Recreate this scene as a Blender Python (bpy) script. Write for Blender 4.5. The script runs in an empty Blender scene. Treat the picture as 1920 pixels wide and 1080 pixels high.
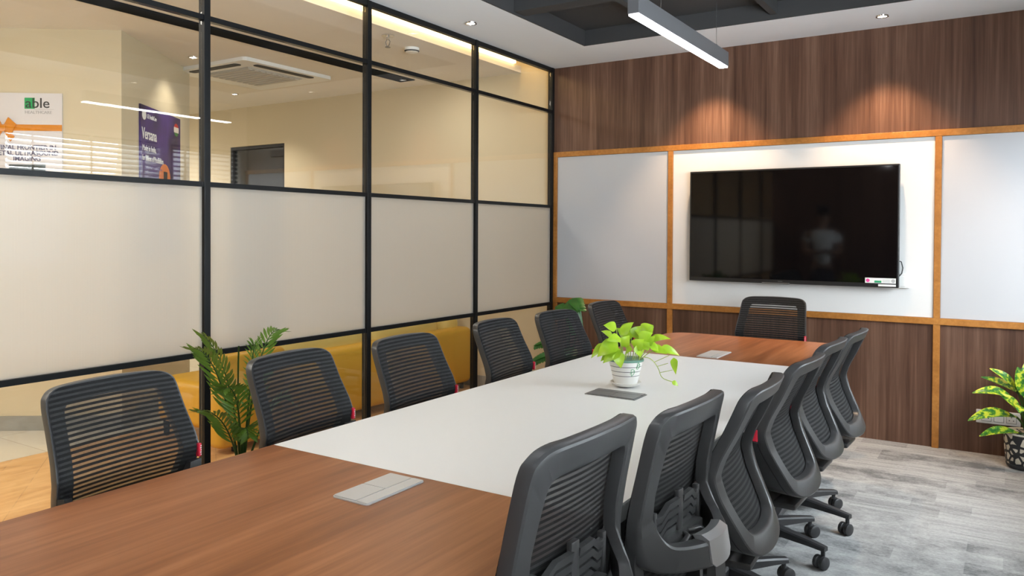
import bpy, bmesh, math, random
import numpy as np
from mathutils import Vector, Matrix

random.seed(7)
SC = bpy.context.scene
COL = SC.collection
R = math.radians

# ------------------------------------------------------------------ camera, world, exposure
CAM = Vector((3.248, -5.719, 1.37))
yaw, pitch, roll, F = R(32.546), R(0.808), R(0.284), 1462.2
fw = Vector((-math.sin(yaw) * math.cos(pitch), math.cos(yaw) * math.cos(pitch), -math.sin(pitch)))
rt = Vector((math.cos(yaw), math.sin(yaw), 0)); up = rt.cross(fw)
rt2 = rt * math.cos(roll) + up * math.sin(roll); up2 = up * math.cos(roll) - rt * math.sin(roll)
cd = bpy.data.cameras.new('camera'); cam = bpy.data.objects.new('camera', cd); COL.objects.link(cam)
M3 = Matrix((rt2, up2, -fw)).transposed()
cam.matrix_world = Matrix.Translation(CAM) @ M3.to_4x4()
cd.sensor_width = 36; cd.lens = F / 1920 * 36; cd.shift_y = (458.5 - 540) / 1920; cd.clip_start = .05
SC.camera = cam

SC.view_settings.view_transform = 'Standard'; SC.view_settings.look = 'None'
SC.view_settings.exposure = 0.08; SC.view_settings.gamma = 1.0; SC.view_settings.use_curve_mapping = False
SC.cycles.max_bounces = 10; SC.cycles.transparent_max_bounces = 24; SC.cycles.use_denoising = True
SC.cycles.caustics_reflective = False; SC.cycles.caustics_refractive = False
SC.cycles.sample_clamp_indirect = 6

wd = bpy.data.worlds.new('daylight'); SC.world = wd; wd.use_nodes = True
wd.node_tree.nodes['Background'].inputs[0].default_value = (.86, .93, 1.0, 1)
wd.node_tree.nodes['Background'].inputs[1].default_value = 2.0

def lamp(name, kind, loc, energy, color, rot=(0, 0, 0), **kw):
    l = bpy.data.lights.new(name, kind); l.energy = energy; l.color = color
    for k, v in kw.items(): setattr(l, k, v)
    o = bpy.data.objects.new(name, l); COL.objects.link(o); o.location = loc; o.rotation_euler = rot
    return o
# daylight arriving at the three windows of the right wall (outside the glass; rear one added to brighten the ceiling)
for (y0, y1, e, z, tilt) in ((-.98, -.06, 9, 2.45, 62), (-3.95, -1.02, 510, 1.95, 78), (-7.1, -4.1, 980, 1.35, 97)):
    lamp('window_daylight', 'AREA', (4.75, (y0 + y1) / 2, z), e, (.82, .91, 1.0), (0, R(tilt), 0),
         shape='RECTANGLE', size=1.6, size_y=y1 - y0)

# ------------------------------------------------------------------ materials
def srgb(r, g, b):
    f = lambda c: (c / 255 / 12.92) if c / 255 <= .04045 else ((c / 255 + .055) / 1.055) ** 2.4
    return (f(r), f(g), f(b), 1)
class NT:
    def __init__(s, name):
        s.m = bpy.data.materials.new(name); s.m.use_nodes = True; s.t = s.m.node_tree
        s.b = s.t.nodes['Principled BSDF']; s.out = s.t.nodes['Material Output']
    def n(s, typ, **kw):
        x = s.t.nodes.new(typ)
        for k, v in kw.items(): setattr(x, k, v)
        return x
    def l(s, a, b): s.t.links.new(a, b)
    def coord(s, scale=(1, 1, 1), kind='Object', rot=(0, 0, 0)):
        c = s.n('ShaderNodeTexCoord'); m = s.n('ShaderNodeMapping')
        m.inputs['Scale'].default_value = scale; m.inputs['Rotation'].default_value = rot
        s.l(c.outputs[kind], m.inputs['Vector']); return m.outputs['Vector']
    def noise(s, vec, scale=1, detail=4, rough=.55, dist=0):
        x = s.n('ShaderNodeTexNoise'); x.inputs['Scale'].default_value = scale; x.inputs['Detail'].default_value = detail
        x.inputs['Roughness'].default_value = rough; x.inputs['Distortion'].default_value = dist
        s.l(vec, x.inputs['Vector']); return x.outputs['Fac']
    def ramp(s, fac, stops):
        r = s.n('ShaderNodeValToRGB')
        while len(r.color_ramp.elements) < len(stops): r.color_ramp.elements.new(.5)
        for e, (p, c) in zip(r.color_ramp.elements, stops): e.position = p; e.color = c
        s.l(fac, r.inputs[0]); return r.outputs[0]
    def mix(s, fac, a, b, mode='MIX'):
        x = s.n('ShaderNodeMix', data_type='RGBA', blend_type=mode)
        for sock, v in ((x.inputs[0], fac), (x.inputs[6], a), (x.inputs[7], b)):
            if hasattr(v, 'links'): s.l(v, sock)
            else: sock.default_value = v
        return x.outputs[2]
    def math(s, op, a, b=None):
        x = s.n('ShaderNodeMath', operation=op)
        for sock, v in ((x.inputs[0], a), (x.inputs[1], b)):
            if v is None: continue
            if hasattr(v, 'links'): s.l(v, sock)
            else: sock.default_value = v
        return x.outputs[0]
    def bump(s, h, strength=.2, dist=.002):
        x = s.n('ShaderNodeBump'); x.inputs['Strength'].default_value = strength; x.inputs['Distance'].default_value = dist
        s.l(h, x.inputs['Height']); s.l(x.outputs[0], s.b.inputs['Normal'])
    def base(s, c):
        if hasattr(c, 'links'): s.l(c, s.b.inputs['Base Color'])
        else: s.b.inputs['Base Color'].default_value = c
def pm(name, col, rough=.5, metal=0, spec=.5, noise=.0, nscale=8, bump=0, bscale=200):
    t = NT(name)
    if noise:
        f = t.noise(t.coord((1, 1, 1)), nscale)
        c2 = tuple(max(0, x * (1 - noise)) for x in col[:3]) + (1,)
        t.base(t.mix(f, c2, col))
    else: t.base(col)
    t.b.inputs['Roughness'].default_value = rough; t.b.inputs['Metallic'].default_value = metal
    t.b.inputs['Specular IOR Level'].default_value = spec
    if bump: t.bump(t.noise(t.coord(), bscale, 2), bump, .001)
    return t.m
def wood(name, stretch, dark, mid, light, rough=.4, spec=.4, fine=1.0):
    t = NT(name)
    a = t.noise(t.coord(tuple(9 * s for s in stretch)), 1, 5, .6, .3)
    b = t.noise(t.coord(tuple(55 * fine * s for s in stretch)), 1, 3, .6)
    f = t.math('ADD', t.math('MULTIPLY', a, .6), t.math('MULTIPLY', b, .4))
    t.base(t.ramp(f, [(.36, dark), (.5, mid), (.64, light)]))
    t.b.inputs['Roughness'].default_value = rough; t.b.inputs['Specular IOR Level'].default_value = spec
    return t.m
def emis(name, col, strength):
    t = NT(name); t.base((0, 0, 0, 1)); t.b.inputs['Emission Color'].default_value = col
    t.b.inputs['Emission Strength'].default_value = strength; return t.m

M = {}
M['ceiling'] = pm('ceiling_paint', (.86, .89, .92, 1), .9, noise=.02)
M['coffer'] = pm('coffer_black', (.040, .040, .041, 1), .8)
M['black_metal'] = pm('black_metal', (.006, .0065, .007, 1), .42, spec=.22)
M['slot_black'] = pm('slot_black', (.006, .007, .008, 1), .9, spec=.05)
M['veneer'] = wood('walnut_veneer', (1, 1, .03), (.064, .029, .017, 1), (.118, .058, .036, 1), (.190, .105, .068, 1), .38, .35)
M['trim'] = wood('teak_trim', (1, 1, 1), (.32, .125, .022, 1), (.39, .155, .030, 1), (.48, .205, .045, 1), .4, .4)
M['table_wood'] = wood('table_walnut', (1, .05, 1), (.160, .052, .017, 1), (.25, .086, .029, 1), (.35, .137, .054, 1), .34, .26, .8)
M['table_white'] = pm('white_laminate', (.82, .815, .80, 1), .36, spec=.3)
M['edge_grey'] = pm('grey_edge', (.33, .33, .33, 1), .45)
M['table_dark'] = pm('table_dark', (.03, .03, .03, 1), .5)
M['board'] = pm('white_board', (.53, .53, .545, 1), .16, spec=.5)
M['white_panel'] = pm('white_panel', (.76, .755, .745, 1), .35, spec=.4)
M['white_wall'] = pm('white_wall', (.74, .73, .71, 1), .85)
M['cream_wall'] = pm('cream_wall', (.62, .53, .37, 1), .85)
M['skirting'] = pm('grey_skirting', (.36, .35, .32, 1), .3, noise=.3, nscale=6)
M['white_plastic'] = pm('white_plastic', (.82, .82, .80, 1), .35)
M['grey_line'] = pm('grey_line', (.25, .25, .25, 1), .6)
M['silver'] = pm('brushed_silver', (.56, .56, .56, 1), .42, metal=.35)
M['chrome'] = pm('chrome', (.75, .75, .75, 1), .12, metal=1)
M['dark_silver'] = pm('dark_aluminium', (.22, .22, .22, 1), .35, metal=.7)
M['frame_plastic'] = pm('frame_plastic', (.037, .037, .038, 1), .34, spec=.45, bump=.15, bscale=900)
M['base_plastic'] = pm('base_plastic', (.030, .030, .032, 1), .42)
M['fabric'] = pm('seat_fabric', (.018, .018, .019, 1), .9, bump=.4, bscale=700)
M['red_tag'] = pm('red_tag', srgb(196, 28, 52), .5)
M['badge'] = pm('badge_silver', (.55, .55, .56, 1), .3, metal=.8)
M['tv_bezel'] = pm('tv_bezel', (.012, .012, .013, 1), .3)
M['tv_screen'] = pm('tv_screen', (.002, .002, .0025, 1), .05, spec=.40)
M['white_paint'] = pm('white_print', (.85, .85, .85, 1), .5)
M['lamp_body'] = pm('lamp_body', (.10, .10, .105, 1), .4, metal=.3)
M['led'] = emis('led_diffuser', (.96, .97, 1, 1), 28)
M['led_warm'] = emis('led_warm', (1, .68, .28, 1), 9)
M['added_led_up'] = emis('added_uplight_led', (.93, .96, 1, 1), 9)  # added glow that lifts the ceiling from above the pendants
M['lens'] = emis('downlight_lens', (1, .93, .82, 1), 6)
M['soil'] = pm('soil', (.05, .035, .02, 1), .95, noise=.5, nscale=60)
M['sofa'] = pm('mustard_leather', (.66, .37, .035, 1), .4, noise=.12, nscale=4)
M['sofa_light'] = pm('pale_mustard', (.90, .72, .24, 1), .5, noise=.15, nscale=5)
M['pot_white'] = pm('pot_white', (.80, .78, .74, 1), .35)
M['slat'] = pm('blind_slat', (.88, .88, .87, 1), .5)
M['cove_paint'] = pm('cove_paint', (.75, .70, .62, 1), .85)

def make_glass(name, tint, ior=1.5):
    t = NT(name); t.t.nodes.remove(t.b)
    tr = t.n('ShaderNodeBsdfTransparent'); tr.inputs[0].default_value = tint
    gl = t.n('ShaderNodeBsdfGlossy'); gl.inputs['Roughness'].default_value = .0; gl.inputs[0].default_value = (1, 1, 1, 1)
    lw = t.n('ShaderNodeLayerWeight'); lw.inputs[0].default_value = .5
    f5 = t.math('ADD', t.math('MULTIPLY', t.math('POWER', lw.outputs['Facing'], 5), .96), .04)
    mx = t.n('ShaderNodeMixShader'); t.l(f5, mx.inputs[0]); t.l(tr.outputs[0], mx.inputs[1]); t.l(gl.outputs[0], mx.inputs[2])
    t.l(mx.outputs[0], t.out.inputs[0]); return t.m
M['glass'] = make_glass('clear_glass', (.97, .975, .965, 1), 1.5)
def make_frost():
    t = NT('frosted_film'); t.t.nodes.remove(t.b)
    c = t.coord((1, 150, 1)); w = t.n('ShaderNodeTexWave', wave_type='BANDS', bands_direction='Y')
    w.inputs['Scale'].default_value = .55; t.l(t.coord((1, 100, 1)), w.inputs['Vector'])
    col = t.mix(w.outputs['Fac'], (.80, .79, .75, 1), (.86, .85, .82, 1))
    trl = t.n('ShaderNodeBsdfTranslucent'); t.l(col, trl.inputs[0])
    dif = t.n('ShaderNodeBsdfDiffuse'); t.l(col, dif.inputs[0])
    ref = t.n('ShaderNodeBsdfRefraction'); ref.inputs['Roughness'].default_value = .45; ref.inputs['IOR'].default_value = 1.04
    ref.inputs[0].default_value = (.92, .91, .88, 1)
    m1 = t.n('ShaderNodeMixShader'); m1.inputs[0].default_value = .33; t.l(trl.outputs[0], m1.inputs[1]); t.l(dif.outputs[0], m1.inputs[2])
    m2 = t.n('ShaderNodeMixShader'); m2.inputs[0].default_value = .38; t.l(m1.outputs[0], m2.inputs[1]); t.l(ref.outputs[0], m2.inputs[2])
    t.l(m2.outputs[0], t.out.inputs[0]); return t.m
M['frost'] = make_frost()

def make_mesh_fabric():
    t = NT('mesh_fabric'); sep = t.n('ShaderNodeSeparateXYZ'); c = t.n('ShaderNodeTexCoord'); t.l(c.outputs['Object'], sep.inputs[0])
    fr = t.math('FRACT', t.math('MULTIPLY', sep.outputs[2], 1 / .0138))
    band = t.math('GREATER_THAN', fr, .52)                       # dense band / sheer band
    fine = t.math('FRACT', t.math('MULTIPLY', sep.outputs[2], 1 / .0036))
    lw = t.n('ShaderNodeLayerWeight'); lw.inputs[0].default_value = .5
    hole = t.math('MULTIPLY', band, t.math('MULTIPLY', t.math('POWER', t.math('SUBTRACT', 1.0, lw.outputs['Facing']), 2.2), .56))
    t.base(t.mix(band, (.011, .011, .0115, 1), (.036, .036, .0365, 1)))  # sheer band paler: window light caught by the threads, put into the colour
    t.b.inputs['Roughness'].default_value = .7; t.b.inputs['Specular IOR Level'].default_value = .12
    tr = t.n('ShaderNodeBsdfTransparent'); mx = t.n('ShaderNodeMixShader')
    t.l(t.math('ADD', hole, .01), mx.inputs[0]); t.l(t.b.outputs[0], mx.inputs[1]); t.l(tr.outputs[0], mx.inputs[2])
    t.l(mx.outputs[0], t.out.inputs[0]); t.bump(fr, .5, .002); return t.m
M['mesh'] = make_mesh_fabric()

def make_carpet():
    t = NT('carpet_tiles'); vec = t.coord((1, 1, 1))
    br = t.n('ShaderNodeTexBrick'); br.offset = .37; br.offset_frequency = 2; br.squash = 1
    br.inputs['Scale'].default_value = 1; br.inputs['Brick Width'].default_value = .98; br.inputs['Row Height'].default_value = .245
    br.inputs['Mortar Size'].default_value = .0; br.inputs['Bias'].default_value = 0
    br.inputs['Color1'].default_value = (0, 0, 0, 1); br.inputs['Color2'].default_value = (1, 1, 1, 1)
    t.l(vec, br.inputs['Vector'])
    b2 = t.n('ShaderNodeTexBrick'); b2.offset = .5; b2.inputs['Scale'].default_value = 1; b2.inputs['Brick Width'].default_value = .27
    b2.inputs['Row Height'].default_value = .13; b2.inputs['Mortar Size'].default_value = 0
    b2.inputs['Color1'].default_value = (0, 0, 0, 1); b2.inputs['Color2'].default_value = (1, 1, 1, 1)
    t.l(vec, b2.inputs['Vector'])
    st = t.noise(t.coord((2.2, 26, 1)), 1, 8, .78)
    bl = t.noise(t.coord((6, 8, 1)), 1, 6, .65)
    sp = t.noise(t.coord((70, 110, 1)), 1, 3, .7)
    rnd = t.n('ShaderNodeSeparateColor'); t.l(br.outputs['Color'], rnd.inputs[0]); r2 = t.n('ShaderNodeSeparateColor'); t.l(b2.outputs['Color'], r2.inputs[0])
    sel = t.math('GREATER_THAN', rnd.outputs[0], .5)
    a_ = t.math('ADD', t.math('MULTIPLY', st, sel), t.math('MULTIPLY', bl, t.math('SUBTRACT', 1.0, sel)))
    f = t.math('ADD', t.math('MULTIPLY', a_, .62), t.math('MULTIPLY', sp, .30))
    f = t.math('ADD', f, t.math('MULTIPLY', rnd.outputs[0], .08)); f = t.math('ADD', f, t.math('MULTIPLY', t.math('GREATER_THAN', r2.outputs[0], .72), -.07))
    t.base(t.ramp(f, [(.33, (.125, .127, .128, 1)), (.46, (.27, .27, .267, 1)), (.60, (.41, .41, .40, 1))]))
    t.b.inputs['Roughness'].default_value = .95; t.bump(sp, .4, .003); return t.m
M['carpet'] = make_carpet()
def make_planks():
    t = NT('corridor_planks')
    br = t.n('ShaderNodeTexBrick'); br.offset = .4; br.inputs['Scale'].default_value = 1; br.inputs['Brick Width'].default_value = 1.2
    br.inputs['Row Height'].default_value = .19; br.inputs['Mortar Size'].default_value = .002
    br.inputs['Color1'].default_value = (.50, .25, .085, 1); br.inputs['Color2'].default_value = (.62, .34, .13, 1); br.inputs['Mortar'].default_value = (.25, .12, .05, 1)
    t.l(t.coord((1, 1, 1), rot=(0, 0, R(36))), br.inputs['Vector'])
    n = t.noise(t.coord((14, 3, 1), rot=(0, 0, R(36))), 1, 5, .6)
    t.base(t.mix(t.ramp(n, [(.35, (0, 0, 0, 1)), (.65, (1, 1, 1, 1))]), br.outputs['Color'], (.70, .42, .18, 1)))
    t.b.inputs['Roughness'].default_value = .35; return t.m
M['planks'] = make_planks()
def make_tiles():
    t = NT('corridor_tiles')
    br = t.n('ShaderNodeTexBrick'); br.offset = 0; br.inputs['Scale'].default_value = 1; br.inputs['Brick Width'].default_value = .8
    br.inputs['Row Height'].default_value = .8; br.inputs['Mortar Size'].default_value = .003
    br.inputs['Color1'].default_value = (.66, .61, .52, 1); br.inputs['Color2'].default_value = (.62, .57, .48, 1); br.inputs['Mortar'].default_value = (.45, .41, .34, 1)
    t.l(t.coord(), br.inputs['Vector']); t.base(br.outputs['Color']); t.b.inputs['Roughness'].default_value = .08; return t.m
M['tiles'] = make_tiles()

def leaf_mat(name, c1, c2, scale=30, rough=.4, trans=.25):
    t = NT(name); f = t.noise(t.coord(), scale, 2); col = t.mix(f, c1, c2); t.base(col)
    t.b.inputs['Roughness'].default_value = rough
    tl = t.n('ShaderNodeBsdfTranslucent'); t.l(col, tl.inputs[0]); mx = t.n('ShaderNodeMixShader'); mx.inputs[0].default_value = trans
    t.l(t.b.outputs[0], mx.inputs[1]); t.l(tl.outputs[0], mx.inputs[2]); t.l(mx.outputs[0], t.out.inputs[0]); return t.m
M['lime_leaf'] = leaf_mat('lime_leaf', (.13, .33, .01, 1), (.50, .66, .035, 1), 18, .32, .14)
M['lime_stem'] = leaf_mat('lime_stem', (.35, .45, .08, 1), (.5, .58, .15, 1))
M['palm_leaf'] = leaf_mat('palm_leaf', (.04, .13, .012, 1), (.22, .38, .045, 1), 12)
M['monstera_leaf'] = leaf_mat('monstera_leaf', (.02, .11, .02, 1), (.05, .22, .03, 1), 6, .3)
M['dark_stem'] = leaf_mat('dark_stem', (.03, .08, .015, 1), (.06, .13, .02, 1))

# ------------------------------------------------------------------ mesh helpers
def box(bm, x0, x1, y0, y1, z0, z1, bev=0, seg=2, mi=0):
    vs = [bm.verts.new((x, y, z)) for z in (z0, z1) for y in (y0, y1) for x in (x0, x1)]
    fs = [bm.faces.new([vs[i] for i in q]) for q in ((0, 2, 3, 1), (4, 5, 7, 6), (0, 1, 5, 4), (2, 6, 7, 3), (1, 3, 7, 5), (0, 4, 6, 2))]
    for f in fs: f.material_index = mi
    if bev:
        es = list({e for f in fs for e in f.edges})
        bmesh.ops.bevel(bm, geom=es, offset=bev, segments=seg, affect='EDGES', profile=.5)
    return vs
def tube(bm, pts, r, n=8, cap=True, mi=0):
    pts = [Vector(p) for p in pts]; rs = r if isinstance(r, (list, tuple)) else [r] * len(pts)
    rings = []; prev = None
    for i, p in enumerate(pts):
        d = (pts[min(i + 1, len(pts) - 1)] - pts[max(i - 1, 0)]).normalized()
        if prev is None:
            a = Vector((0, 0, 1)) if abs(d.z) < .9 else Vector((1, 0, 0))
            u = d.cross(a).normalized()
        else: u = (prev - d * prev.dot(d)).normalized()
        prev = u; v = d.cross(u)
        rings.append([bm.verts.new(p + (u * math.cos(2 * math.pi * k / n) + v * math.sin(2 * math.pi * k / n)) * rs[i]) for k in range(n)])
    for a, b in zip(rings, rings[1:]):
        for k in range(n):
            f = bm.faces.new((a[k], a[(k + 1) % n], b[(k + 1) % n], b[k])); f.material_index = mi
    if cap:
        bm.faces.new(rings[0][::-1]); bm.faces.new(rings[-1])
def lathe(bm, prof, c=(0, 0, 0), n=32, mi=0, axis='Z'):
    rings = []
    for (r, z) in prof:
        ring = []
        for k in range(n):
            a = 2 * math.pi * k / n; x, y = r * math.cos(a), r * math.sin(a)
            p = (x, y, z) if axis == 'Z' else ((x, z, y) if axis == 'Y' else (z, x, y))
            ring.append(bm.verts.new((c[0] + p[0], c[1] + p[1], c[2] + p[2])))
        rings.append(ring)
    for a, b in zip(rings, rings[1:]):
        for k in range(n):
            f = bm.faces.new((a[k], a[(k + 1) % n], b[(k + 1) % n], b[k])); f.material_index = mi
    for ring, rev in ((rings[0], True), (rings[-1], False)):
        if (ring[0].co - ring[n // 2].co).length > 1e-5:
            bm.faces.new(ring[::-1] if rev else ring)
def prism(bm, poly, h0, h1, f3):
    """poly: 2d points; f3(u, v, h) -> 3d"""
    a = [bm.verts.new(f3(u, v, h0)) for u, v in poly]; b = [bm.verts.new(f3(u, v, h1)) for u, v in poly]
    n = len(poly)
    for i in range(n): bm.faces.new((a[i], a[(i + 1) % n], b[(i + 1) % n], b[i]))
    bm.faces.new(a[::-1]); bm.faces.new(b)
def rrect(cx, cy, w, h, r, n=5):
    pts = []
    for sx, sy, a0 in ((1, 1, 0), (-1, 1, 90), (-1, -1, 180), (1, -1, 270)):
        for k in range(n + 1):
            a = R(a0 + 90 * k / n); pts.append((cx + sx * (w / 2 - r) + r * math.cos(a), cy + sy * (h / 2 - r) + r * math.sin(a)))
    return pts
def obj(name, bm, mats, parent=None, smooth=None, loc=None):
    me = bpy.data.meshes.new(name); bmesh.ops.recalc_face_normals(bm, faces=bm.faces[:]); bm.to_mesh(me); bm.free()
    for m in (mats if isinstance(mats, (list, tuple)) else [mats]): me.materials.append(M[m] if isinstance(m, str) else m)
    if smooth is not None:
        for p in me.polygons: p.use_smooth = True
        me.set_sharp_from_angle(angle=R(smooth))
    o = bpy.data.objects.new(name, me); COL.objects.link(o)
    if parent: o.parent = parent
    if loc: o.location = loc
    return o
def tag(o, label=None, cat=None, group=None, kind=None):
    for k, v in (('label', label), ('category', cat), ('group', group), ('kind', kind)):
        if v: o[k] = v
    return o
def empty(name, loc=(0, 0, 0), rz=0, label=None, cat=None, group=None, kind=None):
    o = bpy.data.objects.new(name, None); COL.objects.link(o); o.location = loc; o.rotation_euler = (0, 0, rz)
    o.empty_display_size = .05
    return tag(o, label, cat, group, kind)
def boxobj(name, dims, mat, parent=None, bev=0, kind=None):
    bm = bmesh.new()
    for d in (dims if isinstance(dims[0], (list, tuple)) else [dims]): box(bm, *d, bev=bev)
    o = obj(name, bm, mat, parent)
    if kind: o['kind'] = kind
    return o
def copy_tree(o, parent=None):
    c = o.copy(); COL.objects.link(c)
    if parent: c.parent = parent
    for ch in list(o.children): copy_tree(ch, c)
    return c
def text_bm(bm, s, size, origin, ux, uy, n, sx=1.0, align='LEFT', th=.0015, mi=0, bold=0):
    cu = bpy.data.curves.new('t', 'FONT'); cu.body = s; cu.size = size; cu.align_x = align; cu.extrude = th; cu.offset = bold
    cu.resolution_u = 3
    to = bpy.data.objects.new('t', cu); COL.objects.link(to); bpy.context.view_layer.update()
    me = bpy.data.meshes.new_from_object(to.evaluated_get(bpy.context.evaluated_depsgraph_get()))
    mat = Matrix((Vector(ux) * sx, Vector(uy), Vector(n))).transposed().to_4x4(); mat.translation = Vector(origin)
    me.transform(mat); k = len(bm.faces); bm.from_mesh(me); bm.faces.ensure_lookup_table()
    for f in bm.faces[k:]: f.material_index = mi
    bpy.data.objects.remove(to); bpy.data.curves.remove(cu); bpy.data.meshes.remove(me)

# ------------------------------------------------------------------ room shell
ZC = 2.754; W = 3.9; YB = -7.4
boxobj('floor', (-.02, W + .12, YB - .1, .12, -.06, 0), 'carpet', kind='structure')
boxobj('wall_far', (-.02, W + .1, 0, .12, 0, ZC), 'veneer', kind='structure')
boxobj('wall_near', (-.02, W + .1, YB - .1, YB, 0, ZC), 'veneer', kind='structure')
WIN = [(-.93, -.10), (-3.90, -1.06), (-7.05, -4.15)]; ZS, ZH = .95, 2.26  # last window is added out of view to light the near end
pieces = [(W, W + .12, YB, 0, 0, ZS), (W, W + .12, YB, 0, ZH, ZC)]
ys = [0] + [v for w in WIN for v in (w[1], w[0])] + [YB]
for a, b in zip(ys[::2], ys[1::2]): pieces.append((W, W + .12, b, a, ZS, ZH))
boxobj('wall_right', pieces, 'white_wall', kind='structure')
CX0, CX1, CY0, CY1 = .586, 3.31, -6.75, -.57
boxobj('ceiling', [(-.03, CX0, YB, .1, ZC, ZC + .2), (CX1, W + .1, YB, .1, ZC, ZC + .2), (CX0, CX1, CY1, .1, ZC, ZC + .2), (CX0, CX1, YB, CY0, ZC, ZC + .2)], 'ceiling', kind='structure')
zt = ZC + .112
cof = boxobj('ceiling_coffer', [(CX0, CX0 + .012, CY0, CY1, ZC, zt), (CX1 - .012, CX1, CY0, CY1, ZC, zt), (CX0, CX1, CY1 - .012, CY1, ZC, zt), (CX0, CX1, CY0, CY0 + .012, ZC, zt), (CX0, CX1, CY0, CY1, zt, zt + .02)], 'coffer', kind='structure')
for x in (1.235, 1.955, 2.675): boxobj('beam', (x - .022, x + .022, CY0 + .02, CY1 - .014, ZC + .03, zt + .002), 'coffer', cof)
for y in (-1.5, -3.0, -4.5, -5.9): boxobj('beam', (CX0 + .014, CX1 - .014, y - .06, y + .06, ZC + .012, zt + .003), 'coffer', cof)

# timber trims of the far wall
T = .0225
def trim(n, d): boxobj('trim_%d' % n, d, 'trim', kind='structure', bev=.002)
trim(1, (.012, W, -.024, 0, 2.0299 - .021, 2.0299 + .021))
trim(2, (.012, W, -.024, 0, .8174 - .021, .8174 + .021))
for i, x in enumerate((.036, 1.0488, 2.8568, W - .024)):
    trim(3 + 2 * i, (x - .019, x + .019, -.023, 0, .8384, 2.0089))
    trim(4 + 2 * i, (x - .020, x + .020, -.022, 0, 0, .7964))
# boards between the trims
def board(x0, x1, m, label, cat):
    o = boxobj('whiteboard', (x0 + .001, x1 - .001, -.012, -.0005, .8394, 2.0079), m, bev=.001); tag(o, label, cat)
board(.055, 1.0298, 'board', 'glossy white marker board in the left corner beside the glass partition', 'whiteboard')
board(1.0678, 2.8378, 'white_panel', 'wide white wall panel that the television hangs on', 'wall panel')
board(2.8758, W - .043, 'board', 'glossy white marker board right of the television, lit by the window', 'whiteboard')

# ------------------------------------------------------------------ glass partition (left wall)
PY = [-.03, -1.1343, -2.2481, -3.3634, -4.478, -5.592, -6.706]
wl = empty('wall_left', (0, 0, 0), kind='structure')
for y in PY: boxobj('post', (-.022, .022, y - .017, y + .017, 0, ZC), 'black_metal', wl, bev=.002)
RZ = [2.737, 2.3888, 1.5978, .7862, .03]
for (a, b) in zip(PY, PY[1:] + [YB]):
    y1, y0 = a - .018, b + (.018 if b != YB else 0)
    for i, z in enumerate(RZ):
        h = (.016, .012, .0115, .0125, .03)[i]
        boxobj('transom', (-.018, .018, y0, y1, z - h, z + h), 'black_metal', wl)
    for i in range(4):
        z1, z0 = RZ[i] - .0125, RZ[i + 1] + .0125
        if i == 3: z0 = .061
        boxobj('frosted_pane' if i == 2 else 'clear_pane', (-.005, .005, y0 + .001, y1 - .001, z0, z1), 'frost' if i == 2 else 'glass', wl)

# ------------------------------------------------------------------ windows and blinds (right wall)
for i, (y0, y1) in enumerate(WIN):
    w = empty('window_%d' % (i + 1), (W + .06, (y0 + y1) / 2, ZS), kind='structure')
    L = (y1 - y0) / 2
    boxobj('window_frame', [(-.03, .03, -L + .001, -L + .05, .001, ZH - ZS - .001), (-.03, .03, L - .05, L - .001, .001, ZH - ZS - .001), (-.03, .03, -L + .05, L - .05, .001, .05), (-.03, .03, -L + .05, L - .05, ZH - ZS - .05, ZH - ZS - .001)] + ([(-.03, .03, -.03, .03, .051, ZH - ZS - .051)] if i else []), 'black_metal', w)
    boxobj('window_glass', (-.004, .004, -L + .05, L - .05, .05, ZH - ZS - .05), 'glass', w)
    n = max(1, round(2 * L / 1.45))
    for k in range(n):
        a = y0 + (y1 - y0) * k / n + .003; b = y0 + (y1 - y0) * (k + 1) / n - .003; c = (a + b) / 2; l = (b - a) / 2
        lab = {0: 'white slatted venetian blind on the window next to the far wall'}.get(i, 'white slatted venetian blind, section %s of the %s window' % (('nearest the camera', 'farthest from the camera')[min(k, 1)] if n == 2 else '', ('long middle', 'added unseen rear')[i - 1]))
        th = R((27, 53 if k else -32, -32)[i])  # negative tilt: out-of-view slats turned to throw daylight onto the ceiling
        bl = empty('venetian_blind', (W - .035, c, ZS - .03), label=lab, cat='blind', group='window blinds')
        bm = bmesh.new(); zz = .03
        while zz < ZH - ZS:
            dx, dz = .025 * math.cos(th), .025 * math.sin(th)
            vs = [bm.verts.new((sx * dx + ox, sy * l, zz + sx * dz + oz)) for (ox, oz) in ((0, 0), (.0006, .0012)) for sx in (-1, 1) for sy in (-1, 1)]
            for q in ((0, 1, 3, 2), (4, 6, 7, 5), (0, 2, 6, 4), (1, 5, 7, 3), (0, 4, 5, 1), (2, 3, 7, 6)): bm.faces.new([vs[j] for j in q])
            zz += .047
        obj('slats', bm, 'slat', bl)
        boxobj('head_rail', (-.025, .025, -l, l, ZH - ZS + .035, ZH - ZS + .075), 'slat', bl)
        for yy in (-.72 * l, 0, .72 * l): boxobj('ladder_cord', (-.028, -.024, yy - .011, yy + .011, 0, ZH - ZS + .04), 'slat', bl)

# ------------------------------------------------------------------ corridor beyond the glass
boxobj('floor_corridor_planks', (-1.78, -.021, -8.2, .1, -.06, -.001), 'planks', kind='structure')
boxobj('floor_corridor_tiles', (-7.2, -1.78, -8.2, .1, -.06, 0), 'tiles', kind='structure')
boxobj('ceiling_corridor', [(-7.2, -.33, -8.2, 0, ZC, ZC + .06)], 'cove_paint', kind='structure')
boxobj('ceiling_corridor_slab', [(-7.2, -.03, -8.2, .1, ZC + .2, ZC + .26), (-.045, -.03, -8.2, .1, ZC, ZC + .2)], 'cove_paint', kind='structure')
boxobj('wall_corridor_end', [(-3.29, -.021, 0, .12, 0, ZC + .2), (-7.2, -4.18, 0, .12, 0, ZC + .2), (-4.18, -3.29, 0, .12, 2.325, ZC + .2)], 'cream_wall', kind='structure')
boxobj('wall_corridor_left', (-7.3, -7.2, -8.2, .12, 0, ZC + .2), 'cream_wall', kind='structure')
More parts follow.
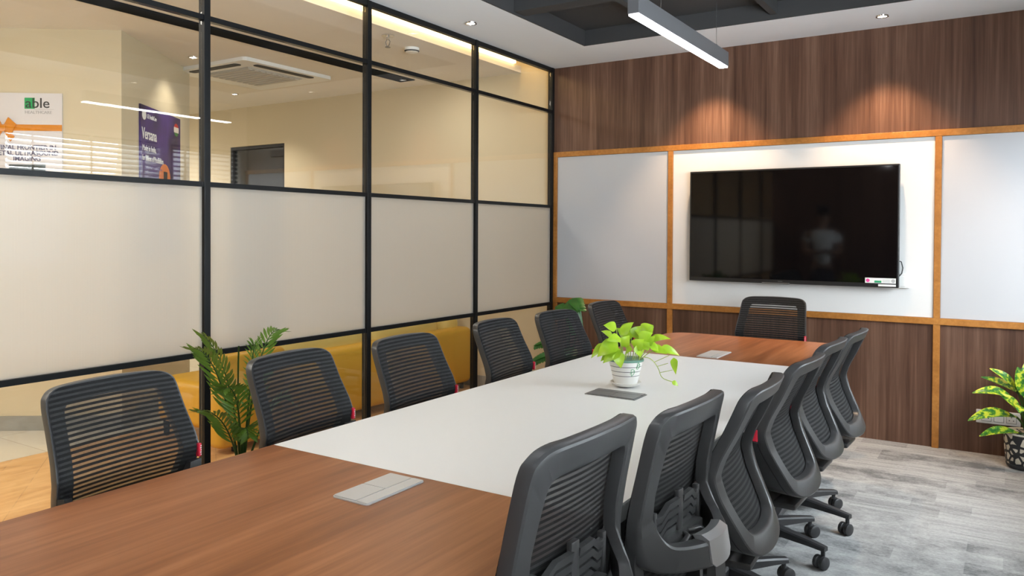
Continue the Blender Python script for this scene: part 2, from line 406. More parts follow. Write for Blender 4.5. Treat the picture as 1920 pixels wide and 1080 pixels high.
boxobj('wall_corridor_near', (-7.2, -.03, -8.3, -8.2, 0, ZC + .2), 'cream_wall', kind='structure')
A = Vector((-1.92, -2.63, 0)); D1 = Vector((-.588, .809, 0)); D2 = Vector((-.809, -.588, 0))
bm = bmesh.new(); q = [A, A + D1 * 1.33, A + D1 * 1.33 + D2 * 3, A + D2 * 3]
prism(bm, [(p.x, p.y) for p in q], 0, ZC, lambda u, v, h: (u, v, h))
tag(obj('wall_corridor_block', bm, 'cream_wall'), kind='structure')
bm = bmesh.new(); o = .012; n1 = Vector((.809, .588, 0)); n2 = Vector((.588, -.809, 0))
for (p, d, n, ln) in ((A, D1, n1, 1.33), (A, D2, n2, 3.0)):
    prism(bm, [(0, 0), (ln, 0), (ln, .1), (0, .1)], .0005, o, lambda u, v, h, p=p, d=d, n=n: p + d * u + n * h + Vector((0, 0, v)))
tag(obj('baseboard_block', bm, 'skirting'), kind='structure')
boxobj('baseboard_corridor', [(-3.29, -.03, -.012, 0, 0, .1), (-7.2, -4.18, -.012, 0, 0, .1)], 'skirting', kind='structure')
d = empty('door_1', (-3.735, .06, 0), kind='structure')
boxobj('door_frame', [(-.444, -.414, -.05, .05, 0, 2.324), (.414, .444, -.05, .05, 0, 2.324), (-.414, .414, -.05, .05, 2.29, 2.324)], 'black_metal', d)
M['door_dark'] = pm('door_dark_glass', (.035, .04, .045, 1), .15)
boxobj('door_leaf', (-.413, .413, -.02, .02, .005, 2.289), 'door_dark', d)
boxobj('door_closer', (.20, .412, -.045, -.021, 2.19, 2.26), 'black_metal', d)
boxobj('linear_diffuser', (-1.46, -1.29, -8.0, -.25, ZC - .008, ZC - .0005), 'slot_black')
tag(bpy.data.objects['linear_diffuser'], 'long black linear air slot on the corridor ceiling behind the glass', 'air vent')
# LED cove between the glass and the corridor ceiling
cv = boxobj('cove_strip', (-.329, -.295, -7.9, -.12, ZC + .058, ZC + .128), 'led_warm'); tag(cv, 'warm glowing LED strip in the ceiling cove above the glass partition', 'light strip')
boxobj('ceiling_corridor_lip', (-.33, -.318, -8.2, 0, ZC, ZC + .057), 'cove_paint', kind='structure')

def downlight(x, y, z, label, energy=0, col=(1, .87, .70), size=R(75), blend=.8, group=None, r=.038, rot=(0, 0, 0)):
    e = empty('downlight', (x, y, z), label=label, cat='downlight', group=group)
    bm = bmesh.new(); lathe(bm, [(r * .72, -.001), (r * .75, -.007), (r, -.007), (r * 1.04, -.0005)], n=24); obj('trim_ring', bm, 'chrome', e, 40)
    bm = bmesh.new(); lathe(bm, [(0, -.0045), (r * .5, -.005), (r * .71, -.003), (r * .71, -.0008)], n=20); obj('lens', bm, 'lens', e, 40)
    if energy:
        lamp('downlight_beam', 'SPOT', (x, y, z - .03), energy, col, rot, spot_size=size, spot_blend=blend, shadow_soft_size=.03)
    return e
WARM = (1, .68, .42)
downlight(1.388, -.298, ZC, 'small round downlight in the white ceiling strip, seen just past the hanging lamp', 100, WARM, R(85), .6)
downlight(2.554, -.305, ZC, 'small round downlight in the white ceiling strip above the television', 100, WARM, R(85), .6)
downlight(.244, -1.527, ZC, 'small round downlight in the ceiling border above the glass partition', 16, (1, .95, .90))
for y in (-3.6, -5.6): downlight(.244, y, ZC, 'downlight in the ceiling border by the glass, out of view', 16, (1, .95, .90), group='border downlights')
for y in (-1.5, -3.6, -5.6): downlight(3.6, y, ZC, 'downlight in the ceiling border by the windows', 16, (1, .95, .90), group='window side downlights')
CW = (1, .92, .80)
downlight(-2.217, -1.861, ZC, 'corridor downlight left of the ceiling air conditioner, behind glass', 13, CW, R(110))
downlight(-3.308, -.62, ZC, 'corridor downlight below and beyond the ceiling air conditioner', 50, CW, R(120))
for (x, y) in ((-1.0, -6.0), (-3.3, -6.6), (-4.8, -1.0)):
    downlight(x, y, ZC, 'round downlight in the corridor ceiling, outside the picture', 90, CW, R(140), group='corridor downlights')

for (x, y, sx, sy, e) in ((-.95, -5.3, .6, 2.4, 76), (-5.2, -5.6, 2.0, 1.2, 100), (-5.6, -1.6, 1.2, 1.2, 42), (-.9, -1.0, .3, 1.2, 11)):
    lamp('corridor_fill', 'AREA', (x, y, ZC - .02), e, (1, .95, .86), shape='RECTANGLE', size=sx, size_y=sy)  # added unseen area lamps that brighten the corridor, no fixtures built

# ceiling cassette, sprinkler, detector
ac = empty('cassette_air_conditioner', (-2.31, -1.2, ZC), label='square white cassette air conditioner in the corridor ceiling', cat='air conditioner')
bm = bmesh.new(); prism(bm, rrect(0, 0, .95, .95, .04), -.03, -.0005, lambda u, v, h: (u, v, h)); obj('panel', bm, 'white_plastic', ac, 40)
bm = bmesh.new()
for k in range(9): box(bm, -.27, .27, -.27 + k * .062, -.27 + k * .062 + .04, -.045, -.038)
box(bm, -.29, .29, -.29, .29, -.038, -.031, bev=.003); obj('grille', bm, pm('ac_grille', (.50, .48, .44, 1), .6), ac)
for k in (2, 3):
    bm = bmesh.new(); prism(bm, rrect(0, .395, .62, .07, .03), -.034, -.0302, lambda u, v, h: (u, v, h)); o = obj('air_slot', bm, pm('ac_slot', (.03, .03, .03, 1), .6), ac); o.rotation_euler = (0, 0, k * math.pi / 2)
sp = empty('fire_sprinkler', (-.44, -1.57, ZC), label='small metal fire sprinkler on the corridor ceiling behind the glass', cat='sprinkler')
bm = bmesh.new(); lathe(bm, [(.045, 0), (.045, -.006), (.012, -.012), (.012, -.03), (.006, -.032)], n=20); obj('escutcheon', bm, 'chrome', sp, 40)
bm = bmesh.new()
for s in (-1, 1): tube(bm, [(s * .008, 0, -.03), (s * .02, 0, -.045), (s * .012, 0, -.07), (0, 0, -.08)], .003, 6)
lathe(bm, [(0, -.082), (.02, -.082), (.02, -.085), (0, -.085)], n=16); obj('deflector', bm, 'dark_silver', sp, 40)
sd = empty('smoke_detector', (-.54, -1.19, ZC), label='white round smoke detector on the corridor ceiling beside the sprinkler', cat='smoke detector')
bm = bmesh.new(); lathe(bm, [(.055, 0), (.055, -.02), (.045, -.032), (0, -.036)], n=28); obj('housing', bm, 'white_plastic', sd, 35)
bm = bmesh.new(); lathe(bm, [(.0535, -.021), (.057, -.021), (.05, -.029), (.046, -.029)], n=28); obj('vent_ring', bm, 'coffer', sd, 35)

# ------------------------------------------------------------------ posters on the corridor block
def poster_frame(dist, z0, d, n, label):
    p = A + d * dist + n * .001
    ux = -d if d is D2 else d
    e = empty('poster', (p.x, p.y, z0), label=label, cat='poster')
    e.rotation_euler = (0, 0, math.atan2(ux.y, ux.x)); return e          # local: x right, -y towards viewer, z up
FX = lambda u, v, h: (u, -h, v)
TX = dict(ux=(1, 0, 0), uy=(0, 0, 1), n=(0, -1, 0))
pe = poster_frame(.875, 1.15, D2, n2, 'white poster with a green logo and a gold ribbon behind the glass')
boxobj('board', (0, .485, -.012, 0, 0, 1.162), pm('poster_white', (.66, .63, .64, 1), .45), pe)
u = lambda dist: .875 - dist
bm = bmesh.new(); prism(bm, [(u(.637), 1.055), (u(.570), 1.055), (u(.570), 1.130), (u(.637), 1.130)], .0121, .0135, FX); obj('logo_square', bm, pm('logo_green', srgb(30, 160, 90), .5), pe)
bm = bmesh.new(); text_bm(bm, 'able', .098, (u(.632), -.0138, 1.062), sx=1.02, **TX); obj('logo_lettering', bm, pm('ink_dark', (.03, .03, .03, 1), .5), pe)
bm = bmesh.new(); text_bm(bm, 'HEALTHCARE', .029, (u(.636), -.0125, 1.022), sx=1.0, **TX)
prism(bm, [(u(.57), 1.051), (u(.445), 1.051), (u(.445), 1.053), (u(.57), 1.053)], .0121, .013, FX); obj('logo_caption', bm, pm('ink_grey', (.42, .40, .40, 1), .5), pe)
rm = pm('ribbon_gold', srgb(226, 140, 20), .35, noise=.35, nscale=12)
bm = bmesh.new(); box(bm, 0, .485, -.0145, -.0121, .905, .947); obj('ribbon', bm, rm, pe)
bm = bmesh.new(); c0 = (.100, .92)
for sx in (-1, 1):
    prism(bm, [(c0[0], c0[1] + .01), (c0[0] + sx * .035, c0[1] + .075), (c0[0] + sx * .085, c0[1] + .03), (c0[0] + sx * .06, c0[1] - .03), (c0[0], c0[1] - .02)], .015, .024, FX)
    prism(bm, [(c0[0], c0[1] - .01), (c0[0] + sx * .045, c0[1] - .09), (c0[0] + sx * .075, c0[1] - .055), (c0[0] + sx * .02, c0[1])], .0147, .02, FX)
prism(bm, rrect(c0[0], c0[1], .04, .045, .012), .0245, .032, FX); obj('bow', bm, rm, pe)
bm = bmesh.new(); cx = u(.622)
for s, z in (('FINAL FRONTIER IN', .777), ('FETAL ULTRASOUND', .738), ('IMAGING', .700)): text_bm(bm, s, .0445, (cx, -.0125, z), sx=.98, align='CENTER', bold=.0008, **TX)
obj('headline', bm, pm('ink_purple', srgb(70, 62, 96), .5), pe)
bm = bmesh.new(); box(bm, u(.74), u(.50), -.014, -.0121, .55, .675); obj('machine_picture', bm, pm('ink_slate', (.035, .045, .045, 1), .4), pe)

pv = poster_frame(.284, 1.15, D1, n1, 'dark purple poster with white lettering on the angled corridor wall')
t = NT('poster_violet'); f = t.noise(t.coord((2.2, 1, 1.2)), 1, 2); t.base(t.ramp(f, [(.35, srgb(38, 28, 62)), (.52, srgb(74, 50, 128)), (.66, srgb(44, 40, 66))])); t.b.inputs['Roughness'].default_value = .4
boxobj('board', (0, .792, -.012, 0, 0, 1.15), t.m, pv)
bm = bmesh.new(); lathe(bm, [(.026, -.0135), (.036, -.0135), (.036, -.0121), (.026, -.0121)], (.062, 0, 1.078), 24, axis='Y')
text_bm(bm, 'GE', .034, (.062, -.0125, 1.066), align='CENTER', **TX); obj('round_logo', bm, 'white_paint', pv)
for (nm, st, sz, u_, v_, sx_) in (('logo_lettering', 'GE HealthCare', .046, .115, 1.06, .62), ('headline', 'Versana', .118, .022, .905, .72), ('slogan', 'Made in India,', .062, .03, .818, .74), ('slogan', 'for Billions of Possibilities', .062, .03, .745, .62)):
    bm = bmesh.new(); text_bm(bm, st, sz, (u_, -.0125, v_), sx=sx_, bold=.001 if nm == 'headline' else 0, **TX); obj(nm, bm, 'white_paint', pv)
bm = bmesh.new(); text_bm(bm, 'versatile ultrasound system', .03, (.10, -.0125, .69), sx=.9, **TX); obj('small_print', bm, pm('ink_lilac', srgb(120, 100, 150), .5), pv)
for nm, z, col in (('emblem_red', 1.085, (180, 50, 45)), ('emblem_white', 1.05, (215, 205, 195)), ('emblem_green', 1.01, (60, 110, 60))):
    bm = bmesh.new(); rr = .052
    pts = [(.70 + rr * math.cos(R(a)), 1.048 + rr * math.sin(R(a))) for a in {'emblem_red': range(25, 156, 13), 'emblem_white': range(155, 206, 10), 'emblem_green': range(205, 336, 13)}[nm]]
    if nm == 'emblem_white': pts += [(.70 + rr * math.cos(R(a)), 1.048 + rr * math.sin(R(a))) for a in range(335, 386, 10)]
    prism(bm, pts, .0121, .0135, FX); obj(nm, bm, pm(nm, srgb(*col), .5), pv)
bm = bmesh.new(); lathe(bm, [(0, -.0135), (.115, -.0135), (.115, -.0121), (0, -.0121)], (.455, 0, .635), 32, axis='Y'); obj('orange_disc', bm, pm('ink_orange', srgb(225, 130, 70), .5), pv)
bm = bmesh.new(); box(bm, .43, .50, -.016, -.0136, .55, .69); obj('scanner_picture', bm, 'coffer', pv)

# ------------------------------------------------------------------ sofa behind the glass
so = empty('sofa', (-1.13, -1.35, 0), label='mustard yellow leather sofa in the corridor with its back to the glass', cat='sofa')
bm = bmesh.new(); box(bm, .18, .35, -.80, 1.30, .05, .54, bev=.05, seg=4); obj('backrest', bm, 'sofa', so, 40)
bm = bmesh.new(); box(bm, .20, .35, -1.34, -.815, .035, .62, bev=.045, seg=4); obj('armrest', bm, 'sofa', so, 40)
bm = bmesh.new(); box(bm, -.45, .18, -1.25, 1.28, .10, .40, bev=.05, seg=4); obj('seat', bm, 'sofa', so, 40)
for (a, b) in ((-.80, .10), (.12, 1.00), (1.02, 1.29)):
    bm = bmesh.new(); box(bm, -.02, .24, a, b, .41, .665, bev=.10, seg=6); obj('cushion', bm, 'sofa_light', so, 40)
for sx in (-.4, .3):
    for sy in (-1.2, 1.2):
        bm = bmesh.new(); lathe(bm, [(.018, 0), (.022, .11)], (sx, sy, 0), 12); obj('leg', bm, 'black_metal', so, 40)

# ------------------------------------------------------------------ television and sockets
tv = empty('television', (1.936, -.05, 1.432), label='large black flat television on the white wall panel', cat='television')
X0, X1, Z0, Z1 = -.706, .706, -.405, .405
bm = bmesh.new(); box(bm, X0, X1, -.04, .0, Z0, Z1, bev=.004); obj('housing', bm, 'tv_bezel', tv)
bm = bmesh.new(); box(bm, X0 + .011, X1 - .011, -.0425, -.0402, Z0 + .028, Z1 - .011); obj('screen', bm, 'tv_screen', tv)
bm = bmesh.new(); box(bm, -.3, .3, .0, .0365, -.2, .2); obj('wall_bracket', bm, 'black_metal', tv)
bm = bmesh.new(); box(bm, -.17, .02, -.046, -.0405, Z0 - .004, Z0 + .006, bev=.002); box(bm, -.06, -.03, -.0415, -.0402, Z0 + .013, Z0 + .018); obj('sensor_bar', bm, pm('tv_grey', (.09, .09, .09, 1), .3), tv)
lb = boxobj('energy_label', (.505, .690, -.0445, -.0427, Z0 + .028, Z0 + .062), 'white_plastic', tv); lb['label'] = 'white sticker with a green bar'
boxobj('green_bar', (.562, .604, -.0455, -.0446, Z0 + .031, Z0 + .045), pm('label_green', srgb(40, 150, 100), .5), lb)
bm = bmesh.new(); lathe(bm, [(.008, -.0455), (.0115, -.0455), (.0115, -.0446), (.008, -.0446)], (.522, 0, Z0 + .045), 16, axis='Y'); obj('pink_mark', bm, pm('label_pink', srgb(220, 70, 150), .5), lb)
bm = bmesh.new(); lathe(bm, [(.006, -.0455), (.012, -.0455), (.012, -.0446), (.006, -.0446)], (.674, 0, Z0 + .045), 16, axis='Y')
for k in range(3): box(bm, .61, .655, -.0452, -.0446, Z0 + .036 + k * .007, Z0 + .038 + k * .007)
obj('grey_print', bm, pm('label_grey', (.45, .45, .45, 1), .5), lb)
boxobj('white_sticker', (.585, .690, -.0445, -.0405, Z0 + .008, Z0 + .021), 'white_plastic', tv)
bm = bmesh.new(); tube(bm, [(.68, .006, -.22), (.715, .01, -.235), (.724, .012, -.275), (.718, .012, -.31), (.70, .012, -.335)], .0035, 8); obj('power_cable', bm, 'coffer', tv, 60)
sk = empty('wall_socket', (2.655, -.012, 1.07), label='white socket box on the panel at the lower right corner of the television', cat='socket')
bm = bmesh.new(); box(bm, -.07, .045, -.022, -.0005, -.046, .046, bev=.004); obj('plate', bm, 'white_plastic', sk)
bm = bmesh.new(); box(bm, -.05, .022, -.027, -.0222, -.034, .034, bev=.003); obj('cover', bm, 'white_plastic', sk)
sw = empty('switch_plate', (3.20, 0, .237), label='white socket plate low on the wood panelling behind the variegated plant', cat='socket')
bm = bmesh.new(); box(bm, -.118, .118, -.011, -.0005, -.042, .042, bev=.004); obj('plate', bm, 'white_plastic', sw)
for k in range(3):
    cx = -.062 + k * .066
    bm = bmesh.new(); box(bm, cx - .027, cx + .027, -.0125, -.0112, -.027, .027); o = obj('module', bm, 'grey_line', sw)
    bm = bmesh.new(); box(bm, cx - .0245, cx + .0245, -.0145, -.0126, -.0245, .0245, bev=.0008); obj('rocker' if k == 1 else 'socket_face', bm, 'white_plastic', o)
    if k != 1:
        bm = bmesh.new()
        for (dx, dz) in ((0, .011), (-.011, -.008), (.011, -.008)): box(bm, cx + dx - .003, cx + dx + .003, -.0152, -.0146, dz - .0025, dz + .0025)
        obj('pin_holes', bm, 'coffer', o)

# ------------------------------------------------------------------ table
TZ = .735
tb = empty('conference_table', (1.942, -2.985, 0), label='long conference table with white middle top and walnut ends', cat='table')
TXL, TXR, TY0, TY1 = -.543, .543, -2.125, 2.125
def top_piece(name, y0, y1, mat, r0=0, r1=0):
    pts = []
    def corner(cx, cy, r, a0):
        if r == 0: pts.append((cx, cy)); return
        sx = 1 if cx > 0 else -1; sy = 1 if a0 < 180 else -1
        for k in range(9):
            a = R(a0 + 90 * k / 8); pts.append((cx - sx * r + r * math.cos(a), cy - sy * r + r * math.sin(a)))
    corner(TXR, y1, r1, 0); corner(TXL, y1, r1, 90); corner(TXL, y0, r0, 180); corner(TXR, y0, r0, 270)
    bm = bmesh.new(); prism(bm, pts, TZ - .006, TZ, lambda u, v, h: (u, v, h)); return obj(name, bm, mat, tb, 40)
top_piece('wood_top', TY0, -1.157, 'table_wood', r0=.14)['label'] = 'walnut top at the near end'
top_piece('white_top', -1.156, 1.157, 'table_white')
top_piece('wood_top', 1.158, TY1, 'table_wood', r1=.14)['label'] = 'walnut top at the far end'
bm = bmesh.new(); prism(bm, rrect(0, 0, 2 * TXR - .004, 2 * TY1 - .004, .14), TZ - .046, TZ - .0062, lambda u, v, h: (u, v, h)); obj('edge_band', bm, 'edge_grey', tb, 40)
bm = bmesh.new()
for s in (-1, 1): box(bm, s * .045 - .02, s * .045 + .02, -1.7, 1.7, TZ - .12, TZ - .0465)
obj('under_frame', bm, 'table_dark', tb)
for yy in (-1.6, 0, 1.6):
    for s in (-1, 1):
        bm = bmesh.new(); box(bm, s * .045 - .02, s * .045 + .02, yy - .16, yy + .16, 0, TZ - .12, bev=.004); obj('leg', bm, 'table_dark', tb)
def cable_box(x, y, w, l, rz, label, mat, r=.006):
    e = empty('cable_box', (x, y, TZ), rz, label=label, cat='cable box', group='table cable boxes')
    bm = bmesh.new(); prism(bm, rrect(0, 0, w, l, r), .0003, .003, lambda u, v, h: (u, v, h)); obj('rim', bm, mat, e, 40)
    bm = bmesh.new(); prism(bm, rrect(-w * .16, -l * .24, w * .62, l * .47, .004), .0031, .0055, lambda u, v, h: (u, v, h)); obj('lid', bm, mat, e, 40)
    bm = bmesh.new(); prism(bm, rrect(-w * .16, l * .24, w * .62, l * .47, .004), .0031, .0055, lambda u, v, h: (u, v, h)); obj('lid', bm, mat, e, 40)
    bm = bmesh.new(); prism(bm, rrect(w * .33, 0, w * .30, l * .96, .004), .0031, .0055, lambda u, v, h: (u, v, h)); obj('brush_strip', bm, mat, e, 40)
cable_box(1.940, -4.273, .116, .215, 0, 'silver cable box flush in the near walnut end of the table', 'silver', .012)
cable_box(1.942, -2.905, .120, .215, R(90), 'grey cable box in front of the plant pot on the white table top', 'dark_silver', .002)
cable_box(1.938, -1.674, .112, .245, 0, 'cable box flush in the far walnut end of the table', 'silver', .004)

# ------------------------------------------------------------------ hanging linear lamps
def pendant(x, y0, y1, z, label):
    e = empty('pendant_light', (x, (y0 + y1) / 2, z), label=label, cat='lamp'); L = (y1 - y0) / 2
    bm = bmesh.new(); box(bm, -.024, .024, -L, L, .004, .078, bev=.0015); obj('housing', bm, 'lamp_body', e)
    bm = bmesh.new(); box(bm, -.021, .021, -L + .004, L - .004, -.002, .0038); obj('diffuser', bm, 'led', e)
    bm = bmesh.new(); box(bm, -.019, .019, -L + .006, L - .006, .0781, .0785); obj('added_uplight', bm, 'added_led_up', e)  # glowing strip added on the housing top to brighten the ceiling
    for yy in (-L * .5, L * .78):
        bm = bmesh.new(); tube(bm, [(0, yy, .078), (0, yy, zt - z - .001)], .0013, 6); lathe(bm, [(.006, .078), (.006, .092), (.002, .096)], (0, yy, 0), 10); obj('suspension_wire', bm, 'chrome', e, 50)
    return e
pendant(1.985, -2.86, -1.70, 2.237, 'linear pendant lamp hanging over the middle of the table')
pendant(1.985, -5.10, -3.94, 2.237, 'added unseen linear pendant lamp over the near end of the table')  # added out of view as extra light on the near table end

# ------------------------------------------------------------------ office chairs
def catmull(pts, n=5, closed=True):
    out = []; m = len(pts); P = [np.array(p, float) for p in pts]
    rng = range(m) if closed else range(m - 1)
    for i in rng:
        g = (lambda k: P[k % m]) if closed else (lambda k: P[min(max(k, 0), m - 1)])
        a, b, c, d_ = g(i - 1), g(i), g(i + 1), g(i + 2)
        for k in range(n):
            t_ = k / n; out.append(.5 * ((2 * b) + (-a + c) * t_ + (2 * a - 5 * b + 4 * c - d_) * t_ ** 2 + (-a + 3 * b - 3 * c + d_) * t_ ** 3))
    if not closed: out.append(P[-1])
    return out
def sym(half): return half + [(-y, z) for (y, z) in half[-2:0:-1]]
class Back:
    def __init__(s, prof, bul, w0=.22):
        zs, xs = zip(*prof); fine = np.linspace(zs[0], zs[-1], 160); v = np.interp(fine, zs, xs)
        k = np.exp(-np.linspace(-2, 2, 13) ** 2); k /= k.sum(); v = np.convolve(np.pad(v, 6, mode='reflect', reflect_type='odd'), k, 'valid')
        s.z, s.x = fine, v; s.bz, s.bx = zip(*bul); s.w0 = w0
    def __call__(s, y, z, off=0):
        x = float(np.interp(z, s.z, s.x)) - float(np.interp(z, s.bz, s.bx)) * (1 - min(1.2, abs(y) / s.w0) ** 2)
        return (x + off, y, z)
def ring_frame(B, outer, inner, tf, tb_, half_only=None):
    bm = bmesh.new(); n = len(outer); sec = [(0, 0, tf), (0, 0, -tb_ * .45), (.05, 0, -tb_ * .85), (.13, 0, -tb_), (.86, 0, -tb_), (.95, 0, -tb_ * .8), (1, 0, -tb_ * .3), (1, 0, tf)]
    rings = []
    for o_, i_ in zip(outer, inner):
        rings.append([bm.verts.new(B(o_[0] + (i_[0] - o_[0]) * q[0], o_[1] + (i_[1] - o_[1]) * q[0], q[2])) for q in sec])
    m = len(sec)
    for k in range(n):
        a, b = rings[k], rings[(k + 1) % n]
        for j in range(m): bm.faces.new((a[j], a[(j + 1) % m], b[(j + 1) % m], b[j]))
    return bm
def mesh_panel(B, outer, zlo, inset=.006, off=.014, bulk=None):
    half = [p for p in outer if p[0] >= 0]; half.sort(key=lambda p: p[1])
    zs_ = np.array([p[1] for p in half]); ys_ = np.array([p[0] for p in half])
    ztop = zs_.max() - .004; rows = []
    bm = bmesh.new(); zz = list(np.linspace(zlo, ztop - .03, 34)) + list(ztop - .03 * (1 - np.linspace(.15, 1, 9)) ** 2)
    for z in zz:
        cand = ys_[np.abs(zs_ - z) < .012]
        i = np.searchsorted(zs_, z); i = min(max(i, 1), len(zs_) - 1)
        lo, hi = zs_[i - 1], zs_[i]; t_ = 0 if hi == lo else (z - lo) / (hi - lo)
        w = max(.02, ys_[i - 1] * (1 - t_) + ys_[i] * t_ - inset)
        rows.append([bm.verts.new(B(w * k / 8, z, off)) for k in range(-8, 9)])
    for a, b in zip(rows, rows[1:]):
        for k in range(16): bm.faces.new((a[k], a[k + 1], b[k + 1], b[k]))
    return bm
def swivel_base(e, rot):
    bm = bmesh.new(); lathe(bm, [(.0, .072), (.032, .072), (.04, .085), (.04, .115), (.03, .125), (.03, .128)], n=20); lathe(bm, [(.024, .126), (.024, .26), (.014, .262), (.014, .36)], n=16); obj('gas_cylinder', bm, 'base_plastic', e, 40)
    for k in range(5):
        a = rot + k * 2 * math.pi / 5; c, s = math.cos(a), math.sin(a)
        bm = bmesh.new(); rings = []
        for (r, hw, z0, z1) in ((.025, .030, .080, .125), (.12, .024, .083, .117), (.24, .018, .078, .102), (.305, .015, .073, .092)):
            rings.append([bm.verts.new((r * c - t_ * s, r * s + t_ * c, z)) for (t_, z) in ((-hw, z0), (-hw, z1 - .006), (-hw * .7, z1), (hw * .7, z1), (hw, z1 - .006), (hw, z0))])
        for p, q_ in zip(rings, rings[1:]):
            for j in range(6): bm.faces.new((p[j], p[(j + 1) % 6], q_[(j + 1) % 6], q_[j]))
        bm.faces.new(rings[0][::-1]); bm.faces.new(rings[-1])
        leg = obj('leg', bm, 'base_plastic', e, 35)
        bm = bmesh.new(); ca = a + 1.1 + k * 1.7; cx, cy = .292 * c, .292 * s; ox, oy = math.cos(ca), math.sin(ca)
        tube(bm, [(cx, cy, .074), (cx, cy, .05)], .009, 10)
        wx, wy = cx + ox * .012, cy + oy * .012
        for sd_ in (-1, 1):
            p0 = Vector((wx, wy, .027)) + Vector((-oy, ox, 0)) * (sd_ * .006); p1 = Vector((wx, wy, .027)) + Vector((-oy, ox, 0)) * (sd_ * .026)
            tube(bm, [p0, p0 + (p1 - p0) * .1, p0 + (p1 - p0) * .8, p1], [.025, .027, .027, .021], 18)
        obj('caster', bm, 'base_plastic', leg, 35)
def seat_parts(e):
    bm = bmesh.new(); loops = []
    for (z, sc_) in ((.405, .94), (.42, 1.0), (.445, 1.0), (.462, .95), (.470, .80), (.472, .4)):
        loops.append([bm.verts.new((.035 + .245 * sc_ * math.copysign(abs(math.cos(t_)) ** .45, math.cos(t_)), .216 * sc_ * math.copysign(abs(math.sin(t_)) ** .45, math.sin(t_)), z - (.02 if math.cos(t_) > .8 else 0) * sc_)) for t_ in np.linspace(0, 2 * math.pi, 40, endpoint=False)])
    for a, b in zip(loops, loops[1:]):
        for k in range(40): bm.faces.new((a[k], a[(k + 1) % 40], b[(k + 1) % 40], b[k]))
    bm.faces.new(loops[0][::-1]); bm.faces.new(loops[-1]); obj('seat', bm, 'fabric', e, 50)
    bm = bmesh.new(); box(bm, -.20, .22, -.20, .20, .385, .412, bev=.006); box(bm, -.12, .10, -.07, .07, .345, .385, bev=.012); tube(bm, [(.02, .06, .372), (.02, .22, .368), (.02, .265, .366)], .006, 8); obj('seat_shell', bm, 'frame_plastic', e)

A_OUT = sym([(0, .937), (.10, .935), (.165, .930), (.196, .913), (.208, .885), (.215, .80), (.226, .70), (.228, .66), (.220, .60), (.200, .52), (.178, .455), (.145, .425), (.09, .412), (0, .408)])
A_IN = sym([(0, .886), (.09, .884), (.135, .880), (.150, .868), (.157, .845), (.164, .78), (.174, .70), (.176, .66), (.170, .61), (.156, .545), (.138, .50), (.115, .482), (.07, .473), (0, .470)])
BA = Back([(.42, -.292), (.47, -.280), (.54, -.252), (.63, -.212), (.69, -.196), (.74, -.210), (.81, -.243), (.87, -.268), (.96, -.30)], [(.44, .036), (.57, .026), (.7, .02), (.95, .034)])
def squash(pts): return [(y, (.937 - (.937 - z) * .91) if z >= .66 else .685 - (.66 - z) * .91) for (y, z) in pts]
A_OUT, A_IN = squash(A_OUT), squash(A_IN)
def make_chair_a(label):
    e = empty('office_chair', label=label, cat='chair')
    out, inn = catmull(A_OUT, 5), catmull(A_IN, 5)
    obj('back_frame', ring_frame(BA, out, inn, .013, .019), 'frame_plastic', e, 28)
    obj('back_mesh', mesh_panel(BA, out, .485, off=.0165), 'mesh', e, 60)
    # side carrier that holds the back, in front of the lower frame
    low = [p for p in out if p[1] < .665]; low.sort(key=lambda p: math.atan2(p[1] - .66, p[0]) if True else 0)
    low.sort(key=lambda p: -p[0] if False else math.atan2(-(p[1] - .72), p[0]))
    bm = bmesh.new(); rings = []
    for (y, z) in low:
        dy, dz = -y, .63 - z; l = math.hypot(dy, dz) or 1; iy, iz = y + dy / l * .034, z + dz / l * .034
        f = min(1, max(0, (.665 - z) / .10)); fr = .018 + .050 * f
        rings.append([bm.verts.new(BA(*p, o_)) for (p, o_) in (((y, z), .0155), ((iy, iz), .0155), ((iy, iz), .0155 + fr * .8), ((y * .985, z + .004), .0155 + fr))])
    for a, b in zip(rings, rings[1:]):
        for j in range(4): bm.faces.new((a[j], a[(j + 1) % 4], b[(j + 1) % 4], b[j]))
    bm.faces.new(rings[0][::-1]); bm.faces.new(rings[-1])
    box(bm, -.285, -.08, -.09, .09, .40, .425, bev=.01)
    obj('back_carrier', bm, 'frame_plastic', e, 40)
    p = Vector(BA(.222, .682, .012)); bm = bmesh.new()
    box(bm, p.x - .006, p.x + .012, p.y - .004, p.y + .008, p.z - .021, p.z + .021, bev=.003); rt_ = obj('fabric_tag', bm, 'red_tag', e)
    rt_['label'] = 'small red fabric tag'
    bm = bmesh.new()
    for k in range(5): box(bm, p.x + .0125, p.x + .0132, p.y + (.001 if k % 2 else .0025), p.y + .0055, p.z - .016 + k * .0068, p.z - .0125 + k * .0068)
    obj('tag_print', bm, 'white_paint', rt_)
    seat_parts(e); swivel_base(e, R(22)); return e

